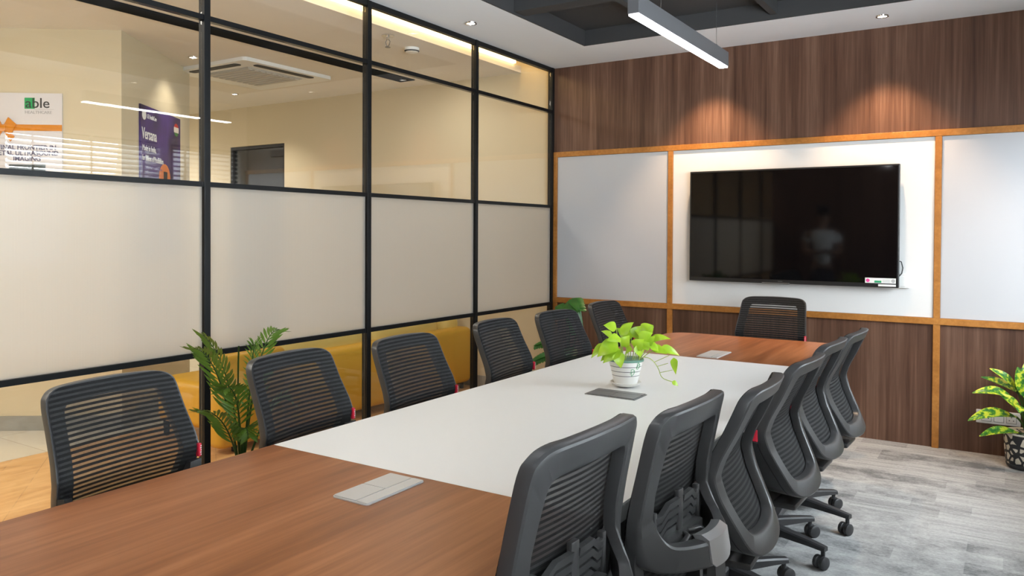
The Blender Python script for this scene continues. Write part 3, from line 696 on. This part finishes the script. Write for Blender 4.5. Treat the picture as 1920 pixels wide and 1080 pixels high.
B_OUT = sym([(0, .957), (.10, .955), (.165, .950), (.196, .933), (.208, .905), (.213, .80), (.218, .70), (.218, .67), (.214, .64), (.206, .61), (.192, .588), (.165, .577), (.09, .572), (0, .570)])
B_IN = sym([(0, .893), (.09, .891), (.132, .887), (.148, .875), (.154, .85), (.160, .78), (.166, .715), (.167, .69), (.165, .672), (.160, .655), (.150, .643), (.128, .637), (.07, .634), (0, .632)])
BB = Back([(.36, -.215), (.50, -.212), (.60, -.218), (.70, -.225), (.80, -.242), (.90, -.262), (.97, -.28)], [(.40, .13), (.60, .13), (.64, .115), (.70, .035), (.75, .02), (.96, .03)])
BBM = Back([(.36, -.235), (.50, -.215), (.60, -.21), (.70, -.222), (.80, -.242), (.90, -.262), (.97, -.28)], [(.40, .02), (.75, .02), (.96, .03)])
def make_chair_b(label):
    e = empty('office_chair', label=label, cat='chair')
    out, inn = catmull(B_OUT, 5), catmull(B_IN, 5)
    obj('back_frame', ring_frame(BB, out, inn, .013, .019), 'frame_plastic', e, 28)
    obj('back_mesh', mesh_panel(BBM, catmull(sym([(0, .957), (.10, .955), (.165, .950), (.196, .933), (.208, .905), (.213, .80), (.218, .70), (.214, .62), (.205, .52), (.17, .45), (.09, .43), (0, .43)]), 5), .455, off=.0165), 'mesh', e, 60)
    for s in (-1, 1):                                               # side struts below the waist, then the centre spine
        bm = bmesh.new()
        rings = [[bm.verts.new(BBM(s * y + dy, z, o_)) for (dy, o_) in ((-.016, .013), (.016, .013), (.016, -.016), (-.016, -.016))] for (y, z) in ((.196, .68), (.194, .60), (.184, .52), (.165, .45), (.13, .41))]
        for a, b in zip(rings, rings[1:]):
            for j in range(4): bm.faces.new((a[j], a[(j + 1) % 4], b[(j + 1) % 4], b[j]))
        bm.faces.new(rings[0][::-1]); bm.faces.new(rings[-1])
        obj('side_strut', bm, 'frame_plastic', e, 40)
    bm = bmesh.new(); rings = []
    for (x, z, hw, th_) in ((-.346, .565, .033, .010), (-.347, .52, .033, .012), (-.340, .46, .04, .016), (-.29, .40, .05, .018), (-.20, .382, .06, .018), (-.08, .378, .07, .018)):
        rings.append([bm.verts.new((x - th_, y, z)) for y in (-hw, hw)] + [bm.verts.new((x + th_, y, z + .01)) for y in (hw, -hw)])
    for a, b in zip(rings, rings[1:]):
        for j in range(4): bm.faces.new((a[j], a[(j + 1) % 4], b[(j + 1) % 4], b[j]))
    bm.faces.new(rings[0][::-1]); bm.faces.new(rings[-1]); obj('spine', bm, 'frame_plastic', e, 40)
    bm = bmesh.new(); pr = []
    for y in np.linspace(-.062, .062, 9):
        zl = .572 + .012 * (abs(y) > .05); pr.append([bm.verts.new(BB(y, z, o_)) for (z, o_) in ((.642, .015), (.646, -.012), (.636, -.0235), (zl, -.0235), (zl, -.019), (.628, .010))])
    for a, b in zip(pr, pr[1:]):
        for j in range(6): bm.faces.new((a[j], a[(j + 1) % 6], b[(j + 1) % 6], b[j]))
    bm.faces.new(pr[0][::-1]); bm.faces.new(pr[-1]); bd = obj('badge', bm, 'badge', e, 35); bd['label'] = 'silver badge on the back bar'
    bm = bmesh.new()                                                # lumbar comb behind the mesh
    for s in (-1, 1):
        for k in range(4):
            z = .700 - k * .022
            rings = [[bm.verts.new(BBM(s * y, z + dz - .02 * (y > .1), o_)) for (dz, o_) in ((-.009, -.004), (.009, -.004), (.007, -.016), (-.009, -.016))] for y in np.linspace(.012, .135, 5)]
            for a, b in zip(rings, rings[1:]):
                for j in range(4): bm.faces.new((a[j], a[(j + 1) % 4], b[(j + 1) % 4], b[j]))
            bm.faces.new(rings[0][::-1]); bm.faces.new(rings[-1])
        x0 = BBM(s * .13, .66)[0]; box(bm, x0 - .018, x0 - .002, s * .135 - .008, s * .135 + .008, .60, .70, bev=.003)
    x0 = BBM(0, .68)[0]; box(bm, x0 - .032, x0 - .002, -.11, .11, .598, .626, bev=.006); box(bm, x0 - .016, x0 - .002, -.016, .016, .62, .725, bev=.004)
    obj('lumbar_support', bm, 'frame_plastic', e, 40)
    bm = bmesh.new()
    for s in (-1, 1): tube(bm, [(x0 - .028, s * .012, .618), (x0 - .048, s * .035, .622), (x0 - .046, s * .06, .612), (x0 - .028, s * .065, .602)], .009, 8)
    obj('lumbar_knob', bm, 'frame_plastic', e, 50)
    seat_parts(e); swivel_base(e, R(40)); return e

def put_chair(src, first, tx, ty, yaw_, ztop, label, base=None, z0=.937):
    e = src if first else copy_tree(src)
    r = -.30 if z0 < .95 else -.29
    e.location = (tx - r * math.cos(yaw_), ty - r * math.sin(yaw_), 0); e.rotation_euler = (0, 0, yaw_); e['label'] = label
    dz = ztop - z0                                                  # gas lift height: raises everything above the star base
    for ch in e.children:
        if ch.name.split('.')[0] not in ('leg', 'gas_cylinder'): ch.location.z = dz
    return e
chA = make_chair_a('x'); chB = make_chair_b('x')
SIDEL = ['leftmost black mesh office chair at the near walnut end of the table', 'black mesh chair in front of the palm, second on the glass side', 'black mesh chair third from the left along the glass side', 'black mesh chair fourth from the left along the glass side', 'black mesh chair fifth along the glass side, just left of the corner plant', 'farthest black mesh chair on the glass side, behind the potted vine']
LP = [(1.00, -4.41, 4, .937), (1.06, -3.78, 6, .937), (1.10, -3.19, 2, .937), (1.075, -2.47, 5, .937), (1.10, -1.885, -3, .937), (1.06, -1.19, 0, .937)]
for i, (x, y, a, z) in enumerate(LP): put_chair(chA, i == 0, x - .01, y, R(a), z, SIDEL[i])
SIDER = ['black mesh chair third from the front on the right side, red tag at its side', 'black mesh chair fourth from the front on the right side of the table', 'fifth black mesh chair on the right side, second from its far end', 'last black mesh chair on the right side, against the wood panelling']
RP = [(2.655, -3.42, 183, .953), (2.645, -2.80, 178, .936), (2.635, -2.27, 178, .936), (2.655, -1.82, 178, .932)]
for i, (x, y, a, z) in enumerate(RP): put_chair(chA, False, x, y, R(a), z, SIDER[i])
put_chair(chA, False, 1.93, -.40, R(-90), .957, 'black mesh chair at the head of the table below the television')
put_chair(chB, True, 2.568, -4.36, R(178), .996, 'nearest black chair in the foreground, cut off by the bottom edge', z0=.957)
put_chair(chB, False, 2.60, -3.86, R(178), .968, 'black chair with a silver badge and lumbar comb, second on the right side', z0=.957)

# ------------------------------------------------------------------ plants
def leaf(bm, base, tip, width, normal, shape, curl=.15, mi=0, fold=.15, n=8):
    base, tip = Vector(base), Vector(tip); d_ = tip - base; L = d_.length; d_.normalize()
    nn = Vector(normal); nn = (nn - d_ * nn.dot(d_)).normalized(); s_ = d_.cross(nn)
    rows = []
    for k in range(n + 1):
        t_ = k / n; w = width * shape(t_) / 2; c = base + d_ * (L * t_) + nn * (curl * L * math.sin(math.pi * t_))
        rows.append([bm.verts.new(c + s_ * (w * q) + nn * (fold * w * abs(q))) for q in (-1, -.5, 0, .5, 1)])
    for a, b in zip(rows, rows[1:]):
        for j in range(4):
            f = bm.faces.new((a[j], a[j + 1], b[j + 1], b[j])); f.material_index = mi
heart = lambda t_: max(.02, (1.0 if t_ > .22 else (t_ / .22) ** .5) * (math.cos((t_ - .22) / .78 * math.pi / 2) ** 1.05 if t_ > .22 else 1)) if t_ < 1 else .02
lance = lambda t_: max(.03, math.sin(math.pi * min(1, t_ * .97 + .015)) ** .8)
def bez(p0, p1, p2, n=8): return [Vector(p0) * (1 - t_) ** 2 + Vector(p1) * 2 * t_ * (1 - t_) + Vector(p2) * t_ ** 2 for t_ in [k / n for k in range(n + 1)]]

# golden pothos in a striped pot on the table
PX, PYY = 1.908, -2.735; Z0 = TZ + .0062
po = empty('potted_pothos', (PX, PYY, Z0), label='lime green trailing vine in a white striped pot on the table', cat='plant')
bm = bmesh.new(); lathe(bm, [(0, 0), (.042, 0), (.058, .006), (.066, .016), (.062, .017), (.05, .009), (0, .008)], n=40); obj('saucer', bm, 'pot_white', po, 40)
t = NT('striped_pot'); sep = t.n('ShaderNodeSeparateXYZ'); c = t.n('ShaderNodeTexCoord'); t.l(c.outputs['Object'], sep.inputs[0])
g = None
for zz in (.046, .064, .084):
    k = t.math('LESS_THAN', t.math('ABSOLUTE', t.math('SUBTRACT', sep.outputs[2], zz)), .0011); g = k if g is None else t.math('MAXIMUM', g, k)
t.base(t.mix(g, (.80, .78, .74, 1), (.03, .03, .03, 1))); t.b.inputs['Roughness'].default_value = .3
bm = bmesh.new(); lathe(bm, [(0, .009), (.046, .009), (.050, .018), (.060, .06), (.069, .098), (.074, .108), (.073, .112), (.068, .111), (.064, .098), (0, .096)], n=48); pot = obj('pot', bm, t.m, po, 40)
bm = bmesh.new(); lathe(bm, [(.0742, .104), (.0748, .108), (.0738, .1125), (.0715, .1125)], n=48); obj('pot_rim', bm, pm('rim_green', (.10, .22, .16, 1), .4), pot, 40)
bm = bmesh.new(); gm = pm('leaf_print', (.05, .32, .12, 1), .4)
def on_pot(ang, z): r = .0468 + (z - .009) * .262; return Vector((r * math.cos(ang), r * math.sin(ang), z))
a0 = math.atan2(CAM.y - PYY, CAM.x - PX)
for (da, zc_, sc_, tl) in ((.42, .062, .014, .5), (.80, .088, .013, -.4)):
    pts = [on_pot(a0 + da + sc_ * 9 * math.cos(v) * (.6 + .4 * math.cos(v - tl)) * 1.6, zc_ + sc_ * math.sin(v)) * 1.012 for v in np.linspace(0, 2 * math.pi, 22)]
    tube(bm, pts, .0011, 5); tube(bm, [on_pot(a0 + da - .14, zc_ - .006) * 1.012, on_pot(a0 + da, zc_ + .001) * 1.012, on_pot(a0 + da + .16, zc_ + .007) * 1.012], .0009, 5)
obj('leaf_print', bm, gm, pot)
bm = bmesh.new(); lathe(bm, [(.0635, .0965), (.03, .102), (0, .103)], n=24); obj('soil', bm, 'soil', po)
bm = bmesh.new(); bs = bmesh.new()
RV = Vector((rt.x, rt.y, 0)); FV = Vector((-rt.y, rt.x, 0)) * -1                # towards the camera
FV = Vector((CAM.x - PX, CAM.y - PYY, 0)).normalized()
#  (across, height, depth) of leaf base, direction of tip, width, length
def pl(a, z, dpt): return RV * a + FV * dpt + Vector((0, 0, z))
PXM = .00232
rng = random.Random(4)
leaves = [  # base(px dx, px dy from the pot foot), tip, width px, depth
 (1158, 622, 1137, 617, 22, .00), (1166, 632, 1186, 612, 18, .02), (1168, 628, 1184, 613, 16, -.02), (1165, 636, 1143, 640, 20, .05), (1160, 645, 1128, 668, 30, .04),
 (1165, 655, 1138, 678, 26, .06), (1140, 650, 1116, 672, 18, .01), (1168, 652, 1180, 635, 22, .03), (1160, 660, 1166, 685, 22, .065), (1180, 645, 1172, 622, 20, -.03),
 (1202, 628, 1222, 618, 22, -.01), (1198, 640, 1220, 630, 22, .02), (1190, 655, 1205, 640, 24, .045), (1194, 648, 1200, 668, 22, .05), (1210, 650, 1225, 636, 18, .02),
 (1218, 643, 1251, 640, 16, .00), (1215, 650, 1235, 662, 22, .03), (1222, 655, 1245, 664, 18, .01), (1208, 640, 1192, 628, 22, -.03), (1236, 655, 1267, 668, 18, .02),
 (1150, 640, 1132, 630, 18, -.04), (1176, 640, 1160, 626, 20, -.05), (1185, 640, 1205, 622, 22, -.055), (1212, 632, 1224, 622, 20, -.06), (1154, 652, 1130, 655, 20, -.05),
 (1260, 672, 1263, 697, 13, .03), (1257, 714, 1267, 729, 10, .04), (1148, 662, 1132, 678, 12, .03), (1175, 660, 1186, 655, 22, .06), (1205, 655, 1215, 645, 22, .055)]
for (bx, by, tx_, ty_, w, dp) in leaves:
    f3 = lambda x, y: pl((x - 1175) * PXM, (724 - y) * PXM + .0, dp)
    b_, t_ = f3(bx, by), f3(tx_, ty_); t_ = t_ + (t_ - b_) * .12 + FV * rng.uniform(-.01, .03); t_.z = max(t_.z, .006)
    nrm = FV * rng.uniform(.5, 1) + Vector((0, 0, rng.uniform(.3, .9))) + RV * rng.uniform(-.3, .3)
    leaf(bm, b_, t_, w * PXM * 1.02, nrm, heart, curl=rng.uniform(.06, .18))
    if by < 668: s0 = pl(max(-.05, min(.052, (bx - 1175) * PXM * .8)), .102, dp * .7); tube(bs, bez(s0, (s0 + b_) / 2 + Vector((0, 0, .015)), b_, 6), .0018, 6)
trail = [pl((x - 1175) * PXM, (724 - y) * PXM, d_) for (x, y, d_) in ((1196, 672, .02), (1215, 671, .03), (1226, 680, .03), (1234, 693, .03), (1238, 708, .04), (1257, 714, .04))]
tube(bs, [v for k in range(len(trail) - 2) for v in bez((trail[k] + trail[k + 1]) / 2, trail[k + 1], (trail[k + 1] + trail[k + 2]) / 2, 4)] + [trail[-1]], .0017, 6)
for (x, y, x2, y2) in ((1226, 680, 1252, 668), (1230, 688, 1250, 682), (1235, 699, 1258, 694)): tube(bs, [pl((x - 1175) * PXM, (724 - y) * PXM, .03), pl((x2 - 1175) * PXM, (724 - y2) * PXM, .03)], .0013, 6)
obj('foliage', bm, 'lime_leaf', po, 80); obj('stems', bs, 'lime_stem', po, 60)

# areca palm by the glass
pa = empty('areca_palm', (.34, -3.42, 0), label='green feathery palm standing by the glass between the first two chairs', cat='plant')
bm = bmesh.new(); lathe(bm, [(0, 0), (.10, 0), (.115, .02), (.135, .24), (.14, .26), (.128, .26), (.12, .23), (0, .22)], n=36); obj('pot', bm, 'pot_white', pa, 40)
bm = bmesh.new(); lathe(bm, [(.122, .222), (.05, .232), (0, .233)], n=24); obj('soil', bm, 'soil', pa)
bm = bmesh.new(); bs = bmesh.new()
def frond(bend, tip, nl, lw, up_=Vector((0, 0, 1)), start=(0, 0, .23)):
    pts = bez(start, bend, tip, 24); tube(bs, pts, [.006 - .0045 * k / 24 for k in range(25)], 6)
    for k in range(nl):
        t_ = .34 + .64 * k / (nl - 1); i = t_ * 24; j = min(23, int(i)); p = pts[j].lerp(pts[j + 1], i - j); d_ = (pts[j + 1] - pts[j]).normalized()
        side = d_.cross(up_); side = side.normalized() if side.length > .05 else Vector((0, 1, 0))
        ll = lw * (.55 + .45 * math.sin(math.pi * min(1, (t_ - .3) / .75 + .15)))
        for s in (-1, 1):
            e_ = p + (side * s * .72 + d_ * .75 + Vector((0, 0, -.10 + rng.uniform(-.1, .1)))).normalized() * ll
            leaf(bm, p, e_, .014, d_.cross(side * s) + Vector((0, 0, .6)), lance, curl=.05, n=4)
for (b_, t_, nl, lw) in (((.03, -.12, .85), (.02, -.255, .52 + .36), 17, .12), ((.02, -.05, .8), (-.02, -.19, .93), 17, .11), ((-.02, .10, .95), (-.02, .24, .905), 15, .10), ((.06, -.10, .60), (.05, -.25, .62), 15, .12),
                          ((.08, -.06, .75), (.10, -.17, .70), 16, .11), ((.06, .02, .9), (.06, .02, .86), 14, .10), ((-.06, .12, .8), (-.10, .22, .70), 14, .10), ((.04, -.02, .6), (.12, -.06, .48), 14, .10), ((.1, .08, .7), (.14, .16, .6), 14, .10)):
    frond(b_, t_, nl, lw)
tube(bs, bez((0, 0, .23), (-.01, -.02, .6), (.0, -.015, .86), 10), .004, 6)
obj('foliage', bm, 'palm_leaf', pa, 70); obj('stems', bs, 'dark_stem', pa, 60)

# monstera in the corner
mo = empty('monstera_plant', (.34, -.33, 0), label='dark green split leaf plant in the far left corner', cat='plant')
bm = bmesh.new(); lathe(bm, [(0, 0), (.10, 0), (.115, .02), (.13, .22), (.135, .24), (.124, .24), (.115, .21), (0, .20)], n=36); obj('pot', bm, 'pot_white', mo, 40)
bm = bmesh.new(); lathe(bm, [(.118, .202), (.05, .21), (0, .211)], n=24); obj('soil', bm, 'soil', mo)
bm = bmesh.new(); bs = bmesh.new()
def split_leaf(base, tip, w, nrm):
    base, tip = Vector(base), Vector(tip); d_ = (tip - base); L = d_.length; d_.normalize(); nn = Vector(nrm); nn = (nn - d_ * nn.dot(d_)).normalized(); s_ = d_.cross(nn)
    leaf(bm, base, tip, w * .42, nn, heart, .12)
    for k in range(6):
        t_ = .06 + k * .14; p = base + d_ * (L * t_) + nn * (.12 * L * math.sin(math.pi * t_) - .004)
        for s in (-1, 1): leaf(bm, p, p + (s_ * s * (w * .5 * (1.05 - .5 * t_)) + d_ * (L * .17)) - nn * .02, L * .22, nn, lambda q: .85 if q < .8 else .85 * (1 - (q - .8) / .2 * .8), .04, n=5)
C0 = (0, 0, .21)
for (b_, t_, w, nrm) in (((.03, -.02, .86), (.155, -.10, .76), .17, (.3, -.8, .6)), ((-.02, -.02, .80), (-.10, -.05, .775), .10, (.3, -.8, .6)), ((.03, -.03, .82), (.125, -.08, .585), .14, (.5, -.8, .3)), ((.10, -.03, .62), (.19, -.06, .55), .06, (0, -.8, .6)),
                          ((-.12, -.08, .52), (-.25, -.13, .48), .09, (0, -.6, .8)), ((-.1, -.12, .44), (-.22, -.2, .36), .10, (.2, -.6, .7)), ((.06, -.1, .5), (.14, -.22, .42), .12, (.3, -.6, .7))):
    tube(bs, bez(C0, (b_[0] * .4, b_[1] * .4, b_[2] * .75 + .05), b_, 8), .005, 6); split_leaf(b_, t_, w, nrm)
obj('foliage', bm, 'monstera_leaf', mo, 70); obj('stems', bs, 'dark_stem', mo, 60)

# variegated dieffenbachia at the right
df = empty('dieffenbachia_plant', (3.345, -.215, 0), label='yellow and green variegated plant in a pebble patterned pot at the right', cat='plant')
t = NT('pebble_pot'); v1 = t.n('ShaderNodeTexVoronoi', feature='DISTANCE_TO_EDGE'); v1.inputs['Scale'].default_value = 27; t.l(t.coord((1, 1, .8)), v1.inputs['Vector'])
t.base(t.mix(t.math('GREATER_THAN', v1.outputs['Distance'], .15), (.018, .020, .022, 1), (.66, .61, .50, 1))); t.b.inputs['Roughness'].default_value = .5
bm = bmesh.new(); lathe(bm, [(0, 0), (.088, 0), (.098, .012), (.106, .05), (.112, .12), (.116, .205)], n=48)
pt = obj('pot', bm, t.m, df, 40)
bm = bmesh.new(); lathe(bm, [(.1165, .203), (.119, .209), (.115, .214), (.108, .212), (.104, .19), (.100, .185)], n=48); obj('pot_rim', bm, pm('pot_cream', (.62, .58, .47, 1), .5), pt, 40)
bm = bmesh.new(); lathe(bm, [(.0885, .0005), (.0995, .012), (.1045, .026), (.104, .028)], n=48); obj('pot_foot', bm, 'coffer', pt, 40)
bm = bmesh.new(); lathe(bm, [(.103, .184), (.05, .19), (0, .191)], n=24); obj('soil', bm, 'soil', df)
t = NT('variegated_leaf'); f = t.noise(t.coord((1, 1, 1)), 38, 3, .6)
t.base(t.ramp(f, [(.40, (.02, .13, .02, 1)), (.50, (.12, .30, .02, 1)), (.56, (.50, .56, .03, 1)), (.7, (.62, .62, .06, 1))])); t.b.inputs['Roughness'].default_value = .35; M['varieg'] = t.m
bm = bmesh.new(); bs = bmesh.new()
for (b_, t_, w, c_) in (((-.06, -.04, .40), (-.275, -.10, .43), .075, .18), ((-.05, -.03, .30), (-.295, -.12, .265), .085, .16), ((-.04, -.06, .215), (-.235, -.14, .185), .065, .14), ((-.05, .0, .45), (-.19, -.03, .575), .06, .12), ((-.02, .02, .42), (-.235, .0, .515), .06, .10),
                         ((-.03, -.06, .33), (-.14, -.10, .44), .07, .1), ((-.01, -.03, .42), (-.05, -.05, .60), .085, .05), ((.01, .0, .45), (.0, .02, .64), .08, .08), ((.05, -.04, .42), (.20, -.10, .50), .08, .15), ((.05, .02, .34), (.25, .0, .36), .08, .15), ((.04, -.06, .3), (.16, -.2, .28), .08, .15), ((-.01, -.07, .36), (-.04, -.20, .36), .08, .15), ((.03, .02, .46), (.10, .04, .62), .07, .1)):
    tube(bs, bez((0, 0, .185), (b_[0] * .3, b_[1] * .3, b_[2] * .8 + .03), b_, 8), .006, 6); leaf(bm, b_, t_, w, (0, -.55, .9), lance, curl=c_, n=10, fold=.3)
obj('foliage', bm, 'varieg', df, 70); obj('stems', bs, 'dark_stem', df, 60)

# ------------------------------------------------------------------ the person at the back of the room (seen mirrored in the television)
pp = empty('person', (.92, -6.6, 0), R(68), label='person in a white t-shirt standing by the table end, mirrored in the television', cat='person')
def skin_body(name, verts, edges, root, mat, parent, sub=2):
    me = bpy.data.meshes.new(name); me.from_pydata([v[0] for v in verts], edges, []); o_ = bpy.data.objects.new(name, me); COL.objects.link(o_)
    sm = o_.modifiers.new('skin', 'SKIN'); sm.use_smooth_shade = True; ss = o_.modifiers.new('sub', 'SUBSURF'); ss.levels = sub; ss.render_levels = sub
    if not me.skin_vertices: me.skin_vertices.new() if hasattr(me.skin_vertices, 'new') else None
    for k, v in enumerate(verts):
        sv = me.skin_vertices[0].data[k]; sv.radius = v[1] if isinstance(v[1], tuple) else (v[1], v[1]); sv.use_root = (k == root)
    bpy.context.view_layer.update()
    m2 = bpy.data.meshes.new_from_object(o_.evaluated_get(bpy.context.evaluated_depsgraph_get())); bpy.data.objects.remove(o_)
    m2.materials.clear(); m2.materials.append(mat)
    for p in m2.polygons: p.use_smooth = True
    o2 = bpy.data.objects.new(name, m2); COL.objects.link(o2); o2.parent = parent; return o2
skin_m = pm('skin', (.28, .15, .09, 1), .55); 
V = [((0, 0, .92), (.15, .10)), ((0, 0, 1.05), (.14, .10)), ((.01, 0, 1.22), (.15, .105)), ((0, 0, 1.36), (.155, .10)), ((0, 0, 1.43), (.10, .08)), ((.01, 0, 1.48), .055), ((.025, 0, 1.55), .06), ((.03, 0, 1.63), (.078, .092)), ((.02, 0, 1.70), (.06, .075))]
E_ = [(k, k + 1) for k in range(8)]
def chain(root, pts):
    last = root
    for p in pts: V.append(p); E_.append((last, len(V) - 1)); last = len(V) - 1
    return last
for s in (-1, 1):
    chain(3, [((0, s * .17, 1.385), .065), ((.01, s * .225, 1.27), .052), ((.03, s * .24, 1.12), .042), ((.15, s * .16, 1.11), .037), ((.25, s * .06, 1.13), .027)])
    hand = len(V) - 1; chain(hand, [((.285, s * .045, 1.135), .024), ((.315, s * .035, 1.14), .020)])
    chain(0, [((0, s * .09, .82), .085), ((.01, s * .095, .50), .06), ((-.01, s * .10, .10), .042), ((0, s * .10, .05), .04), ((.10, s * .11, .035), .035), ((.16, s * .115, .03), .028)])
skin_body('body', V, E_, 0, skin_m, pp)
for s in (-1, 1):
    for k in range(4):
        y = s * (.022 + .016 * k); o_ = skin_body('finger', [((.325, y, 1.147 - .004 * k), .0085), ((.352, y - s * .004, 1.148 - .006 * k), .0085), ((.366, y - s * .012, 1.132 - .006 * k), .0075), ((.356, y - s * .018, 1.118 - .006 * k), .0065)], [(0, 1), (1, 2), (2, 3)], 0, skin_m, pp, 1)
    skin_body('thumb', [((.285, s * .028, 1.15), .010), ((.31, s * .016, 1.168), .0095), ((.335, s * .012, 1.172), .008)], [(0, 1), (1, 2)], 0, skin_m, pp, 1)
white = pm('tshirt_white', (.74, .74, .74, 1), .9)
Vs = [((0, 0, .90), (.17, .125)), ((0, 0, 1.05), (.165, .125)), ((.01, 0, 1.22), (.17, .125)), ((0, 0, 1.36), (.172, .118)), ((0, 0, 1.43), (.11, .09))]
Es = [(0, 1), (1, 2), (2, 3), (3, 4)]
for s in (-1, 1):
    Vs += [((0, s * .175, 1.385), .078), ((.012, s * .232, 1.25), .066)]; k = len(Vs); Es += [(3, k - 2), (k - 2, k - 1)]
skin_body('tshirt', Vs, Es, 0, white, pp)
Vt = [((0, 0, .93), (.155, .108)), ((0, 0, .86), (.15, .105))]; Et = [(0, 1)]
for s in (-1, 1):
    k = len(Vt); Vt += [((0, s * .09, .78), .098), ((.01, s * .095, .50), .075), ((-.01, s * .10, .09), .062)]; Et += [(1, k), (k, k + 1), (k + 1, k + 2)]
skin_body('trousers', Vt, Et, 0, pm('trousers', (.02, .022, .03, 1), .9), pp)
skin_body('hair', [((.0, 0, 1.69), (.082, .088)), ((.03, 0, 1.725), (.07, .075)), ((-.035, 0, 1.62), (.07, .07))], [(0, 1), (0, 2)], 0, pm('hair', (.008, .007, .006, 1), .6), pp)
bm = bmesh.new()
for s in (-1, 1): lathe(bm, [(0, -.008), (.011, 0), (0, .008)], (.112, s * .032, 1.635), 12, axis='X')
obj('eyes', bm, 'frame_plastic', pp, 60)
bm = bmesh.new(); tube(bm, [(.105, 0, 1.645), (.128, 0, 1.605), (.112, 0, 1.595)], [.008, .014, .008], 8); obj('nose', bm, skin_m, pp, 60)
bm = bmesh.new(); tube(bm, [(.10, -.025, 1.565), (.113, 0, 1.563), (.10, .025, 1.565)], .006, 6); obj('mouth', bm, pm('lips', (.22, .08, .06, 1), .5), pp, 60)
bm = bmesh.new()
for s in (-1, 1): lathe(bm, [(0, -.02), (.018, -.01), (.02, .01), (0, .02)], (.025, s * .098, 1.62), 10)
obj('ears', bm, skin_m, pp, 60)
ph = boxobj('remote_control', (-.03, .03, -.02, .02, 0, .012), 'coffer', bev=.003); ph.location = (.92 + .345 * math.cos(R(68)), -6.6 + .345 * math.sin(R(68)), 1.155); ph.rotation_euler = (0, 0, R(68))
tag(ph, 'small black remote held by the person in the white t-shirt', 'remote')
